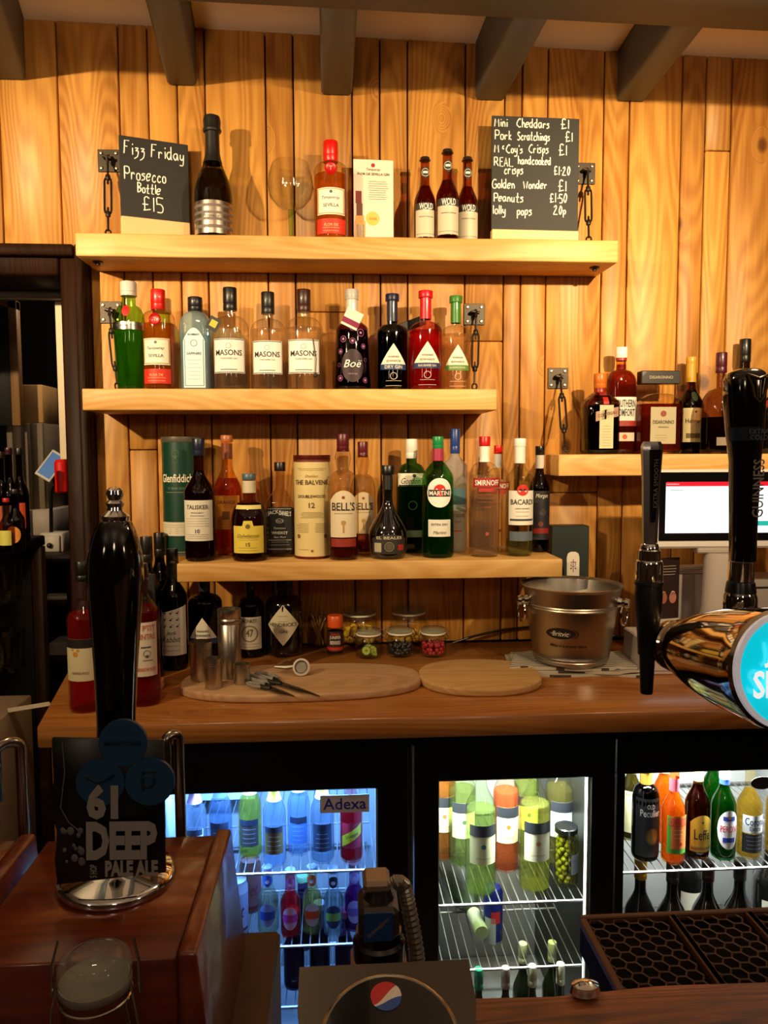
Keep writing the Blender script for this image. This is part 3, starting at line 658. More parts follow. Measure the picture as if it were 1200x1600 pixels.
_, SP, _, _ = bottle('prosecco_bottle', 'tall dark prosecco bottle with a black foil neck and silver striped label', 'bottle', 332, 180, 56, zs, Y1, (.36, .74, .36, 'cos'), '54500c', ('5a4a08', .56), None, None, [
    dict(z=(.035, .29), u=1.45, c='b9aca0', metal=1, rough=.3, e=[('b', .075, .10, -1.4, 1.4, '6b5f58'), ('b', .135, .155, -1.4, 1.4, '6b5f58'), ('b', .185, .205, -1.4, 1.4, '6b5f58'), ('b', .24, .262, -1.4, 1.4, '6b5f58'), ('s', 'Prosecco', .17, .9, '2a2420')])], lrough=.3)
r_ = [o for o in COL.objects if o.name.startswith('prosecco_bottle')][0]
hh = at(332, 180, Y1).z - zs; rr = 28 * mpp(Y1)
rq = lambda f: -SP(0, f * hh).y + .0008
MB().lathe([(rq(f), hh * f) for f in (.62, .66, .70, .76, .82, .86)] + [(rr * .46, hh * .865), (rr * .50, hh * .88), (rr * .45, hh * .90), (rr * .47, hh * .95), (rr * .42, hh * .985), (rr * .2, hh), (0, hh)], 28, caps=False).build('neck_foil', P('16130f', .45, coat=.2), r_)
# balloon glass
X = at(454, 300, Y1); H = at(454, 256, Y1).z - zs; t = thing('gin_glass', 'large clear balloon gin glass with a green stem on the topmost shelf', 'glass', (X.x, Y1, zs))
R = 35 * mpp(Y1); zb_ = H * .42
bowl = [(R * .12, zb_), (R * .55, zb_ + H * .04), (R * .88, zb_ + H * .15), (R, zb_ + H * .27), (R * .95, zb_ + H * .42), (R * .78, H)]
MB().lathe(bowl + [(r * .97, z + .0012) for r, z in reversed(bowl[1:])] + [(0, zb_ + .004)], 32, caps=False).build('bowl', G('f4f6f0'), t)
MB().lathe([(R * .10, .006), (R * .10, zb_ * .5), (R * .13, zb_ * .9), (R * .12, zb_)], 14).build('stem', G('9ed07e'), t)
MB().lathe([(R * .60, 0), (R * .60, .002), (R * .12, .007), (0, .007)], 28).build('foot', G('d8e8d0'), t)
def sevilla(cx, top, w, z, Y, label):
    r = bottle('gin_bottle', label, 'bottle', cx, top, w, z, Y, (.70, .80, .40, 'ell'), 'f7d8a0', ('e08a1c', .66), (.80, 'd2140c', 1.1), None, [
        dict(z=(.24, .50), u=.88, c=CR, e=[('b', .25, .258, -.82, .82, 'c09038'), ('b', .485, .492, -.82, .82, 'c09038'), ('b', .25, .49, -.85, -.78, 'c09038'), ('b', .25, .49, .78, .85, 'c09038'), ('s', 'Tanqueray', .40, 1.05, '54606a'), ('t', 'SEVILLA', .33, .9, '54606a'), ('c', .46, 0, .09, '54606a')]),
        dict(z=(.055, .20), u=.92, c='d0280c', e=[('t', 'FLOR DE', .14, .8, 'f0b070'), ('x', .08, .11, 2, -.6, .6, 'f0b070')])])
    root, S, H, R = r
    mb = MB(); mb.lathe([(R * .34, 0), (R * .36, .002), (R * .30, .004), (R * .26, .003), (0, .003)], 20, mat=Matrix.Translation((0, -R * .96, H * .685)) @ Matrix.Rotation(PI / 2, 4, 'X')); s_ = mb.build('seal', P('b00c10', .35, coat=.4), root)
    mb = MB(); put_text(mb, 'T', lambda u, z, off=0: Vector((u, -R * .96 - .0034, z)), 0, H * .685, R * .2, bold=.02); mb.build('print', P('e8a090', .4), s_)
    return r
sevilla(517, 222, 52, zs, Y1, 'orange gin bottle with a red cap and red seal beside the white card')
# card with printed picture
A = at(552, 249, Y1 + .03); B = at(615, 372, Y1 + .03); t = thing('advert_card', 'white advertising card with small print propped beside the orange gin bottle', 'card', ((A.x + B.x) / 2, Y1 + .03, zs), math.radians(3))
w = B.x - A.x; h = A.z - zs; MB().box((-w / 2, 0, 0), (w / 2, .0015, h), .0003).build('card', P('e6d6c4', .5), t)
FS = lambda u, z, off=0: Vector((u, -off, z))
add_label(t, FS, h, w / 2, dict(z=(0, 1), c=None, e=[('c', .935, -.02, .10, 'a01020'), ('s', 'Tanqueray', .885, .7, '7a2030'), ('t', 'FLOR DE SEVILLA GIN', .835, 1.6, '5a4a44'), ('x', .55, .75, 9, -.30, .80, '7a6a60'),
    ('b', .0, .06, -.28, .98, '5a8a70'), ('b', .0, .05, -.95, -.35, 'c02010'), ('b', .051, .30, -.95, -.42, 'e0a050'), ('b', .301, .36, -.90, -.48, 'e0a050'), ('b', .10, .26, -.90, -.47, 'f4ead8'), ('b', .361, .50, -.86, -.56, '6a3010'), ('b', .501, .64, -.9, -.6, '7a1810'), ('c', .33, -.05, .34, 'f0b850'), ('s', 'Sevilla', .33, .4, '8a4010', .03, -.05)]))
for i, (cx, top, w, yy, lab) in enumerate([(664, 246, 33, -.095, 'brown beer bottle left of the three with cream labels, nearest the white card'), (699, 234, 35, -.115, 'middle and tallest-looking brown beer bottle of the three on the topmost shelf'), (730, 246, 33, -.075, 'brown beer bottle of the three that stands nearest the price chalkboard')]):
    bottle('beer_bottle', lab, 'bottle', cx, top, w, zs, yy, (.47, .72, .42, 'cos'), '9c4a10', ('8a3408', .66), (.955, '2a201c', 1.08), None, [
        dict(z=(.05, .44), u=1.1, c='cbbfa6', e=[('b', .36, .44, -1.1, 1.1, '3a3028'), ('t', 'WOLD', .40, 1.25, WH, .07), ('s', 'Top', .345, .6, WH), ('t', 'BREWED IN YORKSHIRE', .28, 1.3, '4a4038'), ('b', .08, .085, -1, 1, '6a5a48')]),
        dict(sh='circ', z=(.745, .875), u=.40, c=K, e=[('o', .81, 0, .36, 'c8c0b0'), ('b', .80, .825, -.22, .22, 'e8e0d0')])], group='brown beer bottles on the topmost shelf', crimp=True)
# ---- middle shelf
zs = Z2 + .0004; Y2 = -.095
bottle('gin_bottle', 'green ribbed gin bottle with a silver band and silver cap, nearest the doorway', 'bottle', 202, 441, 48, zs, -.10, (.58, .80, .42, 'ell'), '7ec82c', ('4c9c12', .60), (.87, 'c8c4bc', 1.2), None, [
    dict(z=(.55, .62), u=1.45, c='c8c8c0', metal=1, rough=.25, e=[('s', 'Tanqueray TEN', .585, 1.2, '6a6a60')]), dict(sh='circ', z=(.67, .77), u=.24, c='c01818')], rb=.82, seg=14)
sevilla(248, 453, 49, zs, -.125, 'orange gin bottle with a red cap between the green and the blue gin bottles')
bottle('gin_bottle', 'pale blue square gin bottle with a tall white arched label', 'bottle', 306, 465, 46, zs, Y2, (.66, .86, .36, 'ell'), 'a4e0ff', ('80d0fc', .60), (.85, '15131c', 1.35), None, [
    dict(sh='arch', z=(.03, .66), u=.70, c='d8ecf4', e=[('b', .05, .055, -.6, .6, '3a6a98'), ('b', .05, .54, -.62, -.58, '3a6a98'), ('b', .05, .54, .58, .62, '3a6a98'), ('t', 'BOMBAY', .59, .75, '2a4a78'), ('o', .50, 0, .22, '2a4a78'), ('t', 'SAPPHIRE', .39, .95, '2a4a78'), ('x', .12, .32, 6, -.45, .45, '9ab4c8')])], n=5, ay=.8, frost=.28)
for cx, top, w, capc, lab, yw in [(360, 450, 56, '141210', 'clear round-shouldered gin bottle with a white label and a small black hang tag', 0), (419, 457, 54, '1a1714', 'middle of the three clear gin bottles with matching white labels', 0), (475, 453, 57, '3a1a10', 'clear gin bottle whose white label matches its two neighbours, nearest the purple bottle', 0)]:
    r, S, H, R = bottle('gin_bottle', lab, 'bottle', cx, top, w, zs, Y2 - .01, (.60, .74, .28, 'ell'), 'f6f2e8', ('f4e8d4', .62 if cx != 360 else .5), (.78, capc, 1.35), None, [
        dict(z=(.16, .49), u=.93, c=WH, e=[('b', .165, .172, -.88, .88, K), ('b', .478, .485, -.88, .88, K), ('b', .165, .485, -.89, -.87, K), ('b', .165, .485, .87, .89, K), ('t', 'MASONS', .355, 1.45, K, .055), ('t', 'YORKSHIRE GIN', .30, .9, '9a9288'), ('o', .42, 0, .14, '8a7a6a' if cx != 419 else 'c08a9a'), ('b', .19, .198, -.45, .45, '5a5048')])], group='clear gin bottles with matching white labels')
    if cx == 360:
        M = Matrix.Translation((-R * .75, -R * 1.06, H * .62)) @ Matrix.Rotation(.5, 4, 'Y')
        tg = MB().box((-.014, -.0006, -.016), (.014, .0006, .016), mat=M).build('hang_tag', P('1c1a16', .5), r); MB().box((-.008, -.0012, -.007), (.008, -.0008, .009), mat=M).build('print', P('c8b830', .5), tg)
    if cx == 475: MB().tube([(R * .5, -R * .9, H * .5), (R * .66, -R * .95, H * .30), (R * .62, -R * .96, H * .16)], .0012).ball((R * .62, -R * 1.0, H * .14), .005).build('tassel', P(K, .5), r)
r, S, H, R = bottle('gin_bottle', 'purple flower-patterned gin bottle with a silver stopper and white tag', 'bottle', 550, 453, 57, zs, Y2, (.62, .74, .30, 'cos'), '5a1440', ('3c0c2c', .60), (.90, 'b8b4b0', 1.2), (.74, .90, 'cdc6c0'), [
    dict(sh='circ', z=(.08, .40), u=.62, c='2a0a1c', e=[('s', 'Boë', .26, .95, WH), ('t', 'VIOLET GIN', .16, .5, 'b890a8')]),
    dict(z=(0, 1), c=None, e=[('o', a, b, c, 'a05a90') for a, b, c in [(.50, -.5, .17), (.56, .45, .2), (.48, .0, .15), (.43, .62, .14), (.38, -.68, .14), (.12, -.7, .16), (.1, .72, .15), (.60, .0, .12), (.30, .75, .1), (.25, -.78, .1)]] + [('c', a, b, .07, 'b478a4') for a, b in [(.50, -.5), (.56, .45), (.48, .0), (.43, .62), (.38, -.68), (.12, -.7), (.1, .72)]])], rs=.86)
M = Matrix.Translation((.0, -R * .98, H * .69)) @ Matrix.Rotation(.45, 4, 'Y') @ Matrix.Rotation(.25, 4, 'X')
tg = MB().box((-.021, -.0008, -.022), (.021, .0008, .020), .0003, mat=M).build('hang_tag', P('e8e2da', .5), r); MB().box((-.021, -.0013, -.016), (.021, -.0009, -.003), mat=M).build('print', P('8a2a50', .5), tg)
for cx, top, w, gl, lq, cc, bc, nm, lab, yy in [(613, 460, 49, '1c2438', '0c1020', '141c3c', '20386a', 'DRY GIN', 'dark navy gin bottle with a white triangular label and blue wax neck', -.085), (665, 455, 51, 'e86a6a', 'd83a44', 'c80c24', '28305a', 'RHUBARB GIN', 'pink-red gin bottle with a white triangular label and red wax neck', -.11), (712, 463, 46, 'f2e6d0', 'f0dcb8', '3a7a28', '5a8a3a', 'ELDERFLOWER', 'clear gin bottle with a white triangular label and green wax neck', -.08)]:
    r, S, H, R = bottle('gin_bottle', lab, 'bottle', cx, top, w, zs, yy, (.60, .70, .32, 'ell'), gl, (lq, .60), (.93, cc, 1.38), (.72, .95, cc), [
        dict(sh='tri', z=(.27, .48), u=.86, c=CR, e=[('t', 'WARNER', .345, .70, '5a4c40'), ('t', 'EDWARDS', .302, .88, '5a4c40')]),
        dict(z=(.215, .27), u=.90, c=bc, e=[('t', nm, .243, 1.1, 'd8d0c0')]),
        dict(z=(0, 1), c=None, e=[('o', .15, 0, .22, 'c8b4a8'), ('x', .05, .10, 2, -.6, .6, 'c8b4a8')])], group='gin bottles with triangular labels on the middle shelf')
t = MB().box((-.035, -.002, -.012), (.035, .002, .012), .001, mat=Matrix.Rotation(-.35, 4, 'Y')).build('hang_tag', P('100c10', .4), loc=(at(643, 505, -.05).x, -.05, at(643, 507, -.05).z))
# (the dark tags belong to the navy bottle)
nav = [o for o in COL.objects if o.get('label', '').startswith('dark navy gin')][0]; t.parent = nav; t.location = t.location - nav.location
# ---- lowest shelf
zs = Z3 + .0004
def tube_box(name, label, cx, top, w, Y, col, rim, labels, yaw=0):
    m = mpp(Y); R = w * m / 2; H = at(cx, top, Y).z - zs; X = at(cx, top + 80, Y).x; t = thing(name, label, 'gift tube', (X, Y, zs), yaw)
    pr = [(R, 0), (R, H * .97)]
    MB().lathe([(R * 1.0, 0), (R, .004), (R, H * .965)], 36).build('tube', P(col, .4, coat=.3), t, ang=60)
    MB().lathe([(R * 1.02, 0), (R * 1.02, .005), (R, .006)], 36, caps=False).build('rim', P(rim, .35, .6), t); MB().lathe([(R * 1.015, H * .955), (R * 1.03, H * .96), (R * 1.03, H), (R * .97, H), (R * .97, H * .985), (0, H * .985)], 36, caps=False).build('rim', P(rim, .35, .6), t)
    S = lambda u, z, off=0: Vector(((R + off) * math.sin(u / R), -(R + off) * math.cos(u / R), z))
    for L in labels: add_label(t, S, H, R, L)
    return t
tube_box('whisky_tube', 'tall dark green cylindrical gift tube with white lettering on the lowest shelf', 284, 683, 57, -.075, '0c3a2a', '7a7468', [dict(z=(0, 1), c=None, e=[('t', 'Glenfiddich', .655, 1.75, CR, .07), ('t', '12 YEAR OLD', .57, .9, '6a8a7a'), ('b', .535, .538, -.6, .6, 'a09a80'), ('o', .86, .0, .20, '3a6a4a'), ('o', .80, 0, .14, '3a6a4a'), ('c', .83, 0, .07, '2a5a40')]),
    dict(z=(.17, .285), u=1.45, c='d8ccb4', e=[('x', .19, .26, 5, -1.3, 1.3, '9a9080')]), dict(z=(.03, .035), u=1.4, c='a09a80')], yaw=-.1)
bottle('whisky_bottle', 'dark whisky bottle with a blue cap and large cream label before the green tube', 'bottle', 311, 685, 47, zs, -.195, (.56, .74, .36, 'cos'), '8a4418', ('4a1806', .74), (.86, '182038', 1.12), None, [
    dict(z=(.17, .50), u=1.1, c='d8d0c0', e=[('t', 'TALISKER', .445, 1.45, '4a4038', .035), ('t', 'SINGLE MALT', .40, .8, '6a6058'), ('t', 'SCOTCH WHISKY', .375, .9, '6a6058'), ('t', '10', .25, .28, '3a3430'), ('x', .19, .22, 3, -.8, .8, '8a8278'), ('x', .29, .35, 4, -.8, .8, 'a09888')])])
bottle('whisky_bottle', 'amber whisky bottle with an orange label and copper foil neck', 'bottle', 355, 680, 44, zs, -.09, (.54, .76, .36, 'cos'), 'e8a040', ('c05c10', .64), (.945, 'b06438', 1.2), (.80, .93, '7a3c1c'), [
    dict(z=(.22, .50), u=1.05, c='d88a2c', e=[('t', 'ORANGE', .445, 1.3, '8a3c10'), ('b', .30, .37, -.25, .25, '7a4a18'), ('x', .24, .28, 3, -.7, .7, '9a5a1c')])])
bottle('whisky_bottle', 'squat whisky bottle with a yellow label and grey-blue cap', 'bottle', 390, 740, 57, zs, -.20, (.44, .70, .34, 'ell'), 'a06020', ('5a2408', .66), (.93, '4a6270', 1.1), (.78, .92, 'cbbfa2'), [
    dict(sh='bump', z=(.10, .47), u=.90, c='d8c048', e=[('s', 'Dalwhinnie', .30, 1.2, '7a6a28'), ('t', '15', .20, .22, '4a4020'), ('c', .405, 0, .13, '6a5a2a'), ('x', .13, .16, 2, -.6, .6, '9a8a40'), ('x', .25, .27, 2, -.6, .6, '9a8a40')]),
    dict(z=(.60, .645), u=.78, c='d6c878')])
bottle('whiskey_bottle', 'square whiskey bottle with a black label with white lettering', 'bottle', 438, 722, 45, zs, -.13, (.54, .72, .30, 'mix'), 'd8c0a0', ('4a1c06', .50), (.905, '0c0b0b', 1.3), None, [
    dict(z=(.07, .53), u=.86, c='0a0a0b', e=[('t', 'JACK', .47, .75, 'd8d4cc', .05, -.42, .12), ('t', "DANIEL'S", .465, .80, 'd8d4cc', .05, .38, -.12), ('o', .385, 0, .26, 'd8d4cc', .6), ('t', 'No.7', .385, .3, 'd8d4cc'), ('s', 'Tennessee', .31, .8, 'd8d4cc'), ('t', 'WHISKEY', .26, 1.1, 'd8d4cc', .03), ('s', 'Sour Mash', .215, .8, 'd8d4cc'), ('b', .18, .186, -.8, .8, 'a09a90'), ('x', .13, .16, 2, -.7, .7, '8a847c'), ('b', .51, .515, -.8, .8, 'a8a49c'), ('b', .085, .09, -.8, .8, 'a8a49c')])], n=6, ay=1.0)
tube_box('whisky_tube', 'cream cylindrical gift tube with dark brown lettering and a red-brown rim', 488, 711, 56, -.165, 'd8c288', '6a2418', [dict(z=(0, 1), c=None, e=[('b', .935, .955, -1.5, 1.5, '6a2418'), ('x', .855, .87, 2, -.9, .9, 'a08a58'), ('t', 'THE BALVENIE', .74, 2.05, '54331c', .045), ('s', 'Distilled', .80, .7, 'a07a50'), ('t', 'DOUBLEWOOD', .605, 1.6, '54331c', .03), ('t', '12', .52, .32, '54331c', .05), ('x', .40, .45, 5, -.7, .7, '8a7448'), ('x', .26, .34, 6, -1.0, -.2, '8a7448'), ('x', .26, .34, 6, .2, 1.0, '8a7448'), ('c', .22, -.8, .12, '7a5a30'), ('c', .22, .8, .12, '7a5a30'), ('c', .08, .0, .07, '7a5a30'), ('x', .07, .09, 1, -.8, -.2, '8a7448')])])
def bells(cx, top, w, Y, label, yaw=0):
    bottle('whisky_bottle', label, 'bottle', cx, top, w, zs, Y, (.54, .72, .36, 'ell'), 'e8d4b4', ('7a2c0c', .20), (.86, '5a1420', 1.12), None, [
        dict(sh='arch', z=(.185, .555), u=.96, c='d8c6a8', e=[('t', "BELL'S", .43, 1.55, '2a2018', .065), ('b', .395, .40, -.8, .8, '8a7a60'), ('t', 'BLENDED SCOTCH WHISKY', .375, 1.2, '8a7a60'), ('c', .30, 0, .16, 'b08c50'), ('b', .22, .30, -.06, .06, 'b08c50'), ('c', .50, 0, .1, '8a3a20')]),
        dict(z=(.11, .175), u=.9, c='8a2414')], nb=.5, yaw=yaw, group='whisky bottles with matching cream labels on the lowest shelf')
bells(536, 678, 48, -.205, 'front one of two matching whisky bottles with maroon caps, beside the cream tube')
bells(567, 690, 40, -.10, 'whisky bottle half hidden behind its twin and the rounded black liqueur bottle')
bottle('liqueur_bottle', 'black bell-shaped cream liqueur bottle with an arched silver-grey label', 'bottle', 606, 727, 62, zs, -.19, (.24, .64, .24, 'cos'), None, None, (.90, '0e0b0a', 1.45), (.74, .90, '1c1a16'), [
    dict(sh='arch', z=(.06, .27), u=.95, c='2c2824', e=[('t', 'EL BEALES', .235, 1.3, 'c8bca4', .03), ('o', .14, 0, .24, '8a8068'), ('c', .14, 0, .17, '5a5444'), ('b', .08, .18, -.8, -.4, 'b0a68c'), ('b', .10, .16, .45, .8, 'a02820')])], body=P('0b0706', .08, coat=.8), rb=.93)
bottle('gin_bottle', 'green gin bottle with a slanted white-and-black band and a white cap', 'bottle', 643, 686, 47, zs, -.085, (.62, .80, .36, 'ell'), '2c7a2c', ('1c6418', .62), (.83, 'e8e2d8', 1.1), None, [
    dict(z=(.585, .70), u=.94, c='e0dccc', e=[('s', "Gordon's", .635, 1.5, '1a1a18', .055), ('b', .585, .60, -.9, .9, K), ('c', .68, .1, .12, K)]), dict(z=(0, 1), c=None, e=[('o', .42, 0, .3, '4aa040'), ('b', .14, .20, -.85, .85, '8aa888')])], n=4, ay=.8)
bottle('vermouth_bottle', 'bright green vermouth bottle with a round white label and red disc', 'bottle', 684, 682, 52, zs, -.185, (.66, .80, .32, 'mix'), '3a9c34', ('1c7414', .52), (.90, '1c8a4c', 1.05), (.80, .90, 'a83050'), [
    dict(sh='circ', z=(.42, .66), u=.80, c=WH, e=[('c', .56, 0, .36, 'd02418'), ('b', .508, .565, -.70, .70, K), ('t', 'MARTINI', .537, 1.25, WH, .035)]),
    dict(z=(.18, .32), u=.72, c='e4e0d4', e=[('t', 'EXTRA DRY', .28, 1.0, '5a5850'), ('s', 'Martini', .215, .8, '3a3a38')])], rb=1.0, rs=.94)
bottle('vodka_bottle', 'tall frosted vodka bottle with a blue cap behind the green vermouth', 'bottle', 711, 670, 38, zs, -.085, (.70, .80, .36, 'cos'), 'd8dade', ('d4dade', .6), (.80, '1c3c84', 1.15), None, [
    dict(z=(.34, .52), u=.9, c='7aa0cc', e=[('b', .34, .39, -.9, .9, 'c8d4e0')]), dict(z=(0, 1), c=None, e=[('t', 'GREY GOOSE', .30, 1.5, '4a5a70', .03), ('t', 'VODKA', .25, .7, '5a6a80'), ('b', .17, .18, -.4, .4, 'b02020')])], frost=.45)
def smirn(cx, top, w, Y, label):
    bottle('vodka_bottle', label, 'bottle', cx, top, w, zs, Y, (.64, .80, .30, 'ell'), 'f6f2ea', ('f8f0e2', .68), (.92, 'c81414', 1.2), (.79, .92, 'f0ece4'), [
        dict(z=(.58, .66), u=.95, c='a01c18', e=[('t', 'SMIRNOFF', .62, 1.6, WH, .045)]), dict(z=(.545, .575), u=.55, c='b03028'), dict(z=(0, 1), c=None, e=[('x', .46, .52, 3, -.6, .6, 'a04a40'), ('t', 'VODKA', .42, .5, 'a04a40'), ('c', .20, 0, .12, 'a04a40')])], group='clear vodka bottles with red caps', rb=.96)
smirn(757, 682, 49, -.185, 'clear vodka bottle with a red cap and a red band label, front of the pair')
smirn(778, 696, 37, -.08, 'clear vodka bottle with a red cap tucked behind its twin and the white rum')
bottle('rum_bottle', 'clear white rum bottle with a white label, black bat-red disc and white cap', 'bottle', 812, 685, 43, zs, -.18, (.66, .79, .38, 'cos'), 'e8ecd8', ('b8c890', .14), (.93, 'f0ece4', 1.18), (.79, .93, 'ece8e0'), [
    dict(z=(.27, .56), u=1.1, c='e8e2d6', e=[('c', .565, 0, .42, 'c82c1c'), ('b', .56, .575, -.25, .25, K), ('t', 'BACARDI', .465, 1.75, K, .045), ('t', 'CARTA BLANCA', .41, 1.1, '6a625a'), ('x', .345, .38, 2, -.6, .6, '8a8278'), ('b', .305, .322, -.95, .95, '3a3a4a')]),
    dict(z=(.135, .215), u=1.0, c='5a6470')])
bottle('rum_bottle', 'dark rum bottle with a black cap at the end of the lowest shelf', 'bottle', 843, 697, 32, zs, -.11, (.60, .78, .40, 'cos'), '2a1006', ('1c0a04', .62), (.915, '111010', 1.15), (.79, .915, 'dcd6cc'), [
    dict(z=(.12, .58), u=1.1, c='1c1a20', e=[('s', 'Morgan', .53, 1.2, 'd8d0c0', .05), ('c', .38, .1, .35, '3a3430'), ('c', .27, -.1, .25, '7a3418'), ('b', .18, .23, -.8, .8, '8a1c18')])])
# ---- short right shelf
zs = Z4 + .0004
bottle('liqueur_bottle', 'square dark brown orange-liqueur bottle with an orange cap', 'bottle', 937, 584, 52, zs, -.115, (.62, .78, .34, 'mix'), '54200c', ('280c04', .6), (.82, 'c86a1c', 1.15), (.72, .82, '8a1c14'), [
    dict(z=(.07, .60), u=.42, u0=.08, c='cdc098', e=[('x', .10, .34, 8, -.3, .3, 'a09468')]), dict(sh='band', z=(.40, .58), u=.70, u0=.12, c='a8806a', e=[('t', 'COINTREAU', .49, 1.15, '6a1810', .04, 0, .22)]), dict(z=(.61, .70), u=.16, u0=.05, c='b01c14')], n=6)
bottle('liqueur_bottle', 'amber bottle with a white-and-red cap and a white label in black capitals', 'bottle', 970, 543, 46, zs, -.065, (.66, .80, .34, 'ell'), 'e8a050', ('a0400c', .84), (.90, 'ece6dc', 1.2), (.875, .90, 'a02018'), [
    dict(z=(.26, .53), u=.88, c='e8e2d4', e=[('t', 'SOUTHERN', .47, 1.45, K, .07), ('t', 'COMFORT', .385, 1.35, K, .07), ('b', .26, .31, -.8, .8, 'a0281c')]), dict(z=(.12, .20), u=.7, c='d8c8b0', e=[('c', .16, 0, .17, 'c05a1c')])], n=3, ay=.9)
r, S, H, R = bottle('liqueur_bottle', 'wide square amber liqueur bottle with a broad flat black stopper', 'bottle', 1028, 580, 68, zs, -.10, (.58, .74, .20, 'ell'), 'f0d8b8', ('8a2c0c', .60), (.84, '241d18', 1, 'wide'), None, [
    dict(z=(.12, .56), u=.60, c='b0a484', e=[('t', 'DISARONNO', .38, 1.0, '3a2c20', .045), ('t', 'ORIGINALE', .32, .5, '6a5c48'), ('c', .48, 0, .14, '8a3a20'), ('x', .16, .22, 3, -.4, .2, '8a7c60')])], n=7, ay=.62)
mb = MB(); put_text(mb, 'DISARONNO', lambda u, z, off=0: Vector((u, -.0168, z)), 0, H * .92, R * 1.1); mb.build('print', P('b8a888', .5), r)
bottle('cognac_bottle', 'dark cognac bottle with a gold neck foil and cream label', 'bottle', 1079, 558, 40, zs, -.052, (.50, .72, .36, 'cos'), '6a2c10', ('3a1004', .66), (.93, 'c8982c', 1.12, ''), (.74, .93, 'c8982c'), [
    dict(z=(.12, .47), u=.95, c='cdbf90', e=[('t', 'Hennessy', .33, 1.5, '4a3c28', .06), ('c', .43, 0, .08, '3a2c18'), ('b', .16, .21, -.7, .7, '6a5c3c')]), dict(sh='circ', z=(.54, .64), u=.25, c='1a2a18')], rs=1.0)
bottle('liqueur_bottle', 'wide dark liqueur bottle with a purple-red cap behind the stout tap handle', 'bottle', 1126, 551, 60, zs, -.138, (.42, .66, .22, 'ell'), '8a5838', ('2c1008', .36), (.80, '4a1024', 1.3), None, [dict(z=(.08, .16), u=.6, c='8a7a68')])
bottle('wine_bottle', 'black-capped dark bottle rising behind the stout tap handle', 'bottle', 1163, 530, 42, zs, -.04, (.55, .74, .38, 'cos'), '241408', ('100804', .6), (.80, '0d0e0e', 1.1), None, [dict(z=(.1, .4), u=1, c='3a342c')])
bottle('liqueur_bottle', 'large black bottle with a red emblem at the edge right of the tap handle', 'bottle', 1213, 585, 66, zs, -.12, (.50, .82, .26, 'cos'), '120806', None, (.9, '101010', 1.2), None, [dict(sh='circ', z=(.55, .68), u=.3, u0=-.6, c='a0241c')], body=P('0a0706', .1, coat=.7))
# ================================================================== things on the worktop
zs = WZ + .0004
def W_(px, py, z=None): return onz(px, py, zs if z is None else z)
def wbottle(name, label, cx, top, base, w, **k):
    p = W_(cx, base); Y = p.y + w * mpp(p.y) / 2
    return bottle(name, label, 'bottle', cx, top, w, zs, Y, **k)
bottle_kw = dict(prof=(.62, .80, .32, 'mix'))
wbottle('rose_wine_bottle', 'rosé wine bottle with a cream hen label left of the hand-pump handle', 130, 877, 1116, 51, prof=(.62, .76, .36, 'cos'), glass='f4c8b8', liq=('c83020', .66), cap=(.87, '120c0a', 1.15), foil=(.76, .87, '2a1410'),
    labels=[dict(z=(.22, .50), u=1.05, c='d2c49c', e=[('b', .44, .50, -1.05, 1.05, '1a1412'), ('c', .40, -.25, .16, 'c8862c'), ('c', .425, -.08, .09, 'c8862c'), ('c', .43, -.42, .08, 'c8862c'), ('t', 'ORANGE WOLF', .275, 1.0, '7a6a48', .018)])])
wbottle('rose_wine_bottle', 'pink wine bottle with a white sketched label right of the hand-pump handle', 222, 880, 1106, 50, prof=(.66, .80, .36, 'cos'), glass='f4c8c0', liq=('b82430', .70), cap=(.86, '181210', 1.15), foil=(.80, .86, '30120e'),
    labels=[dict(z=(.22, .60), u=1.15, c='dccfbc', e=[('t', 'LE PTIT', .56, 1.3, 'c86a60', .04, .35), ('t', 'PEINTRE', .50, 1.3, 'c86a60', .04, .35), ('o', .38, .45, .22, '4a443e'), ('c', .36, .45, .10, '5a544c'), ('b', .42, .43, .1, .7, '4a443e'), ('b', .33, .335, .2, .8, '4a443e'), ('t', 'GRENACHE ROSE', .27, 1.3, 'c8564c', .025, .35)])])
wbottle('wine_bottle', 'dark screw-capped wine bottle behind the black menu card, shorter of the two', 230, 838, 1062, 42, prof=(.62, .80, .38, 'cos'), glass='2a1c14', liq=('140a08', .8), cap=(.82, '15100e', 1.15))
wbottle('wine_bottle', 'dark screw-capped wine bottle behind the black menu card, taller and furthest back', 250, 832, 1036, 38, prof=(.62, .80, .38, 'cos'), glass='2a1c14', liq=('140a08', .8), cap=(.82, '0f0c0b', 1.15))
# upright menu card
A = W_(236, 1075); t = thing('menu_card', 'tall narrow black card in a pink base between the wine bottles', 'card', (A.x, A.y + .0, zs), 0)
h = at(236, 897, A.y).z - zs; MB().box((-.022, -.004, .0205), (.014, .004, h), .001).build('card', P('1b1a1a', .5), t); MB().box((-.026, -.012, 0), (.026, .012, .02), .002).box((.0145, -.005, 0), (.0185, .005, .05)).build('base', P('d89078', .5), t)
wbottle('wine_bottle', 'dark red wine bottle with a white label of small black rabbit shapes', 270, 857, 1049, 42, prof=(.60, .78, .38, 'cos'), glass='1c2410', liq=('100806', .72), cap=(.86, '0d0d0c', 1.15), foil=(.76, .86, '12130f'),
    labels=[dict(sh='curve', z=(.13, .54), u=1.25, c='d8d2c4', e=[('c', z, u, .085, K, .7) for z in (.48, .425, .37) for u in (-.45, 0, .45)] + [('c', z + .013, u + .1, .04, K) for z in (.48, .425, .37) for u in (-.45, 0, .45)] + [('s', 'Jack', .315, .75, '5a544c', .04), ('s', 'Rabbit', .265, 1.35, '5a544c', .045), ('x', .17, .21, 2, -.6, .6, '8a847a')])])
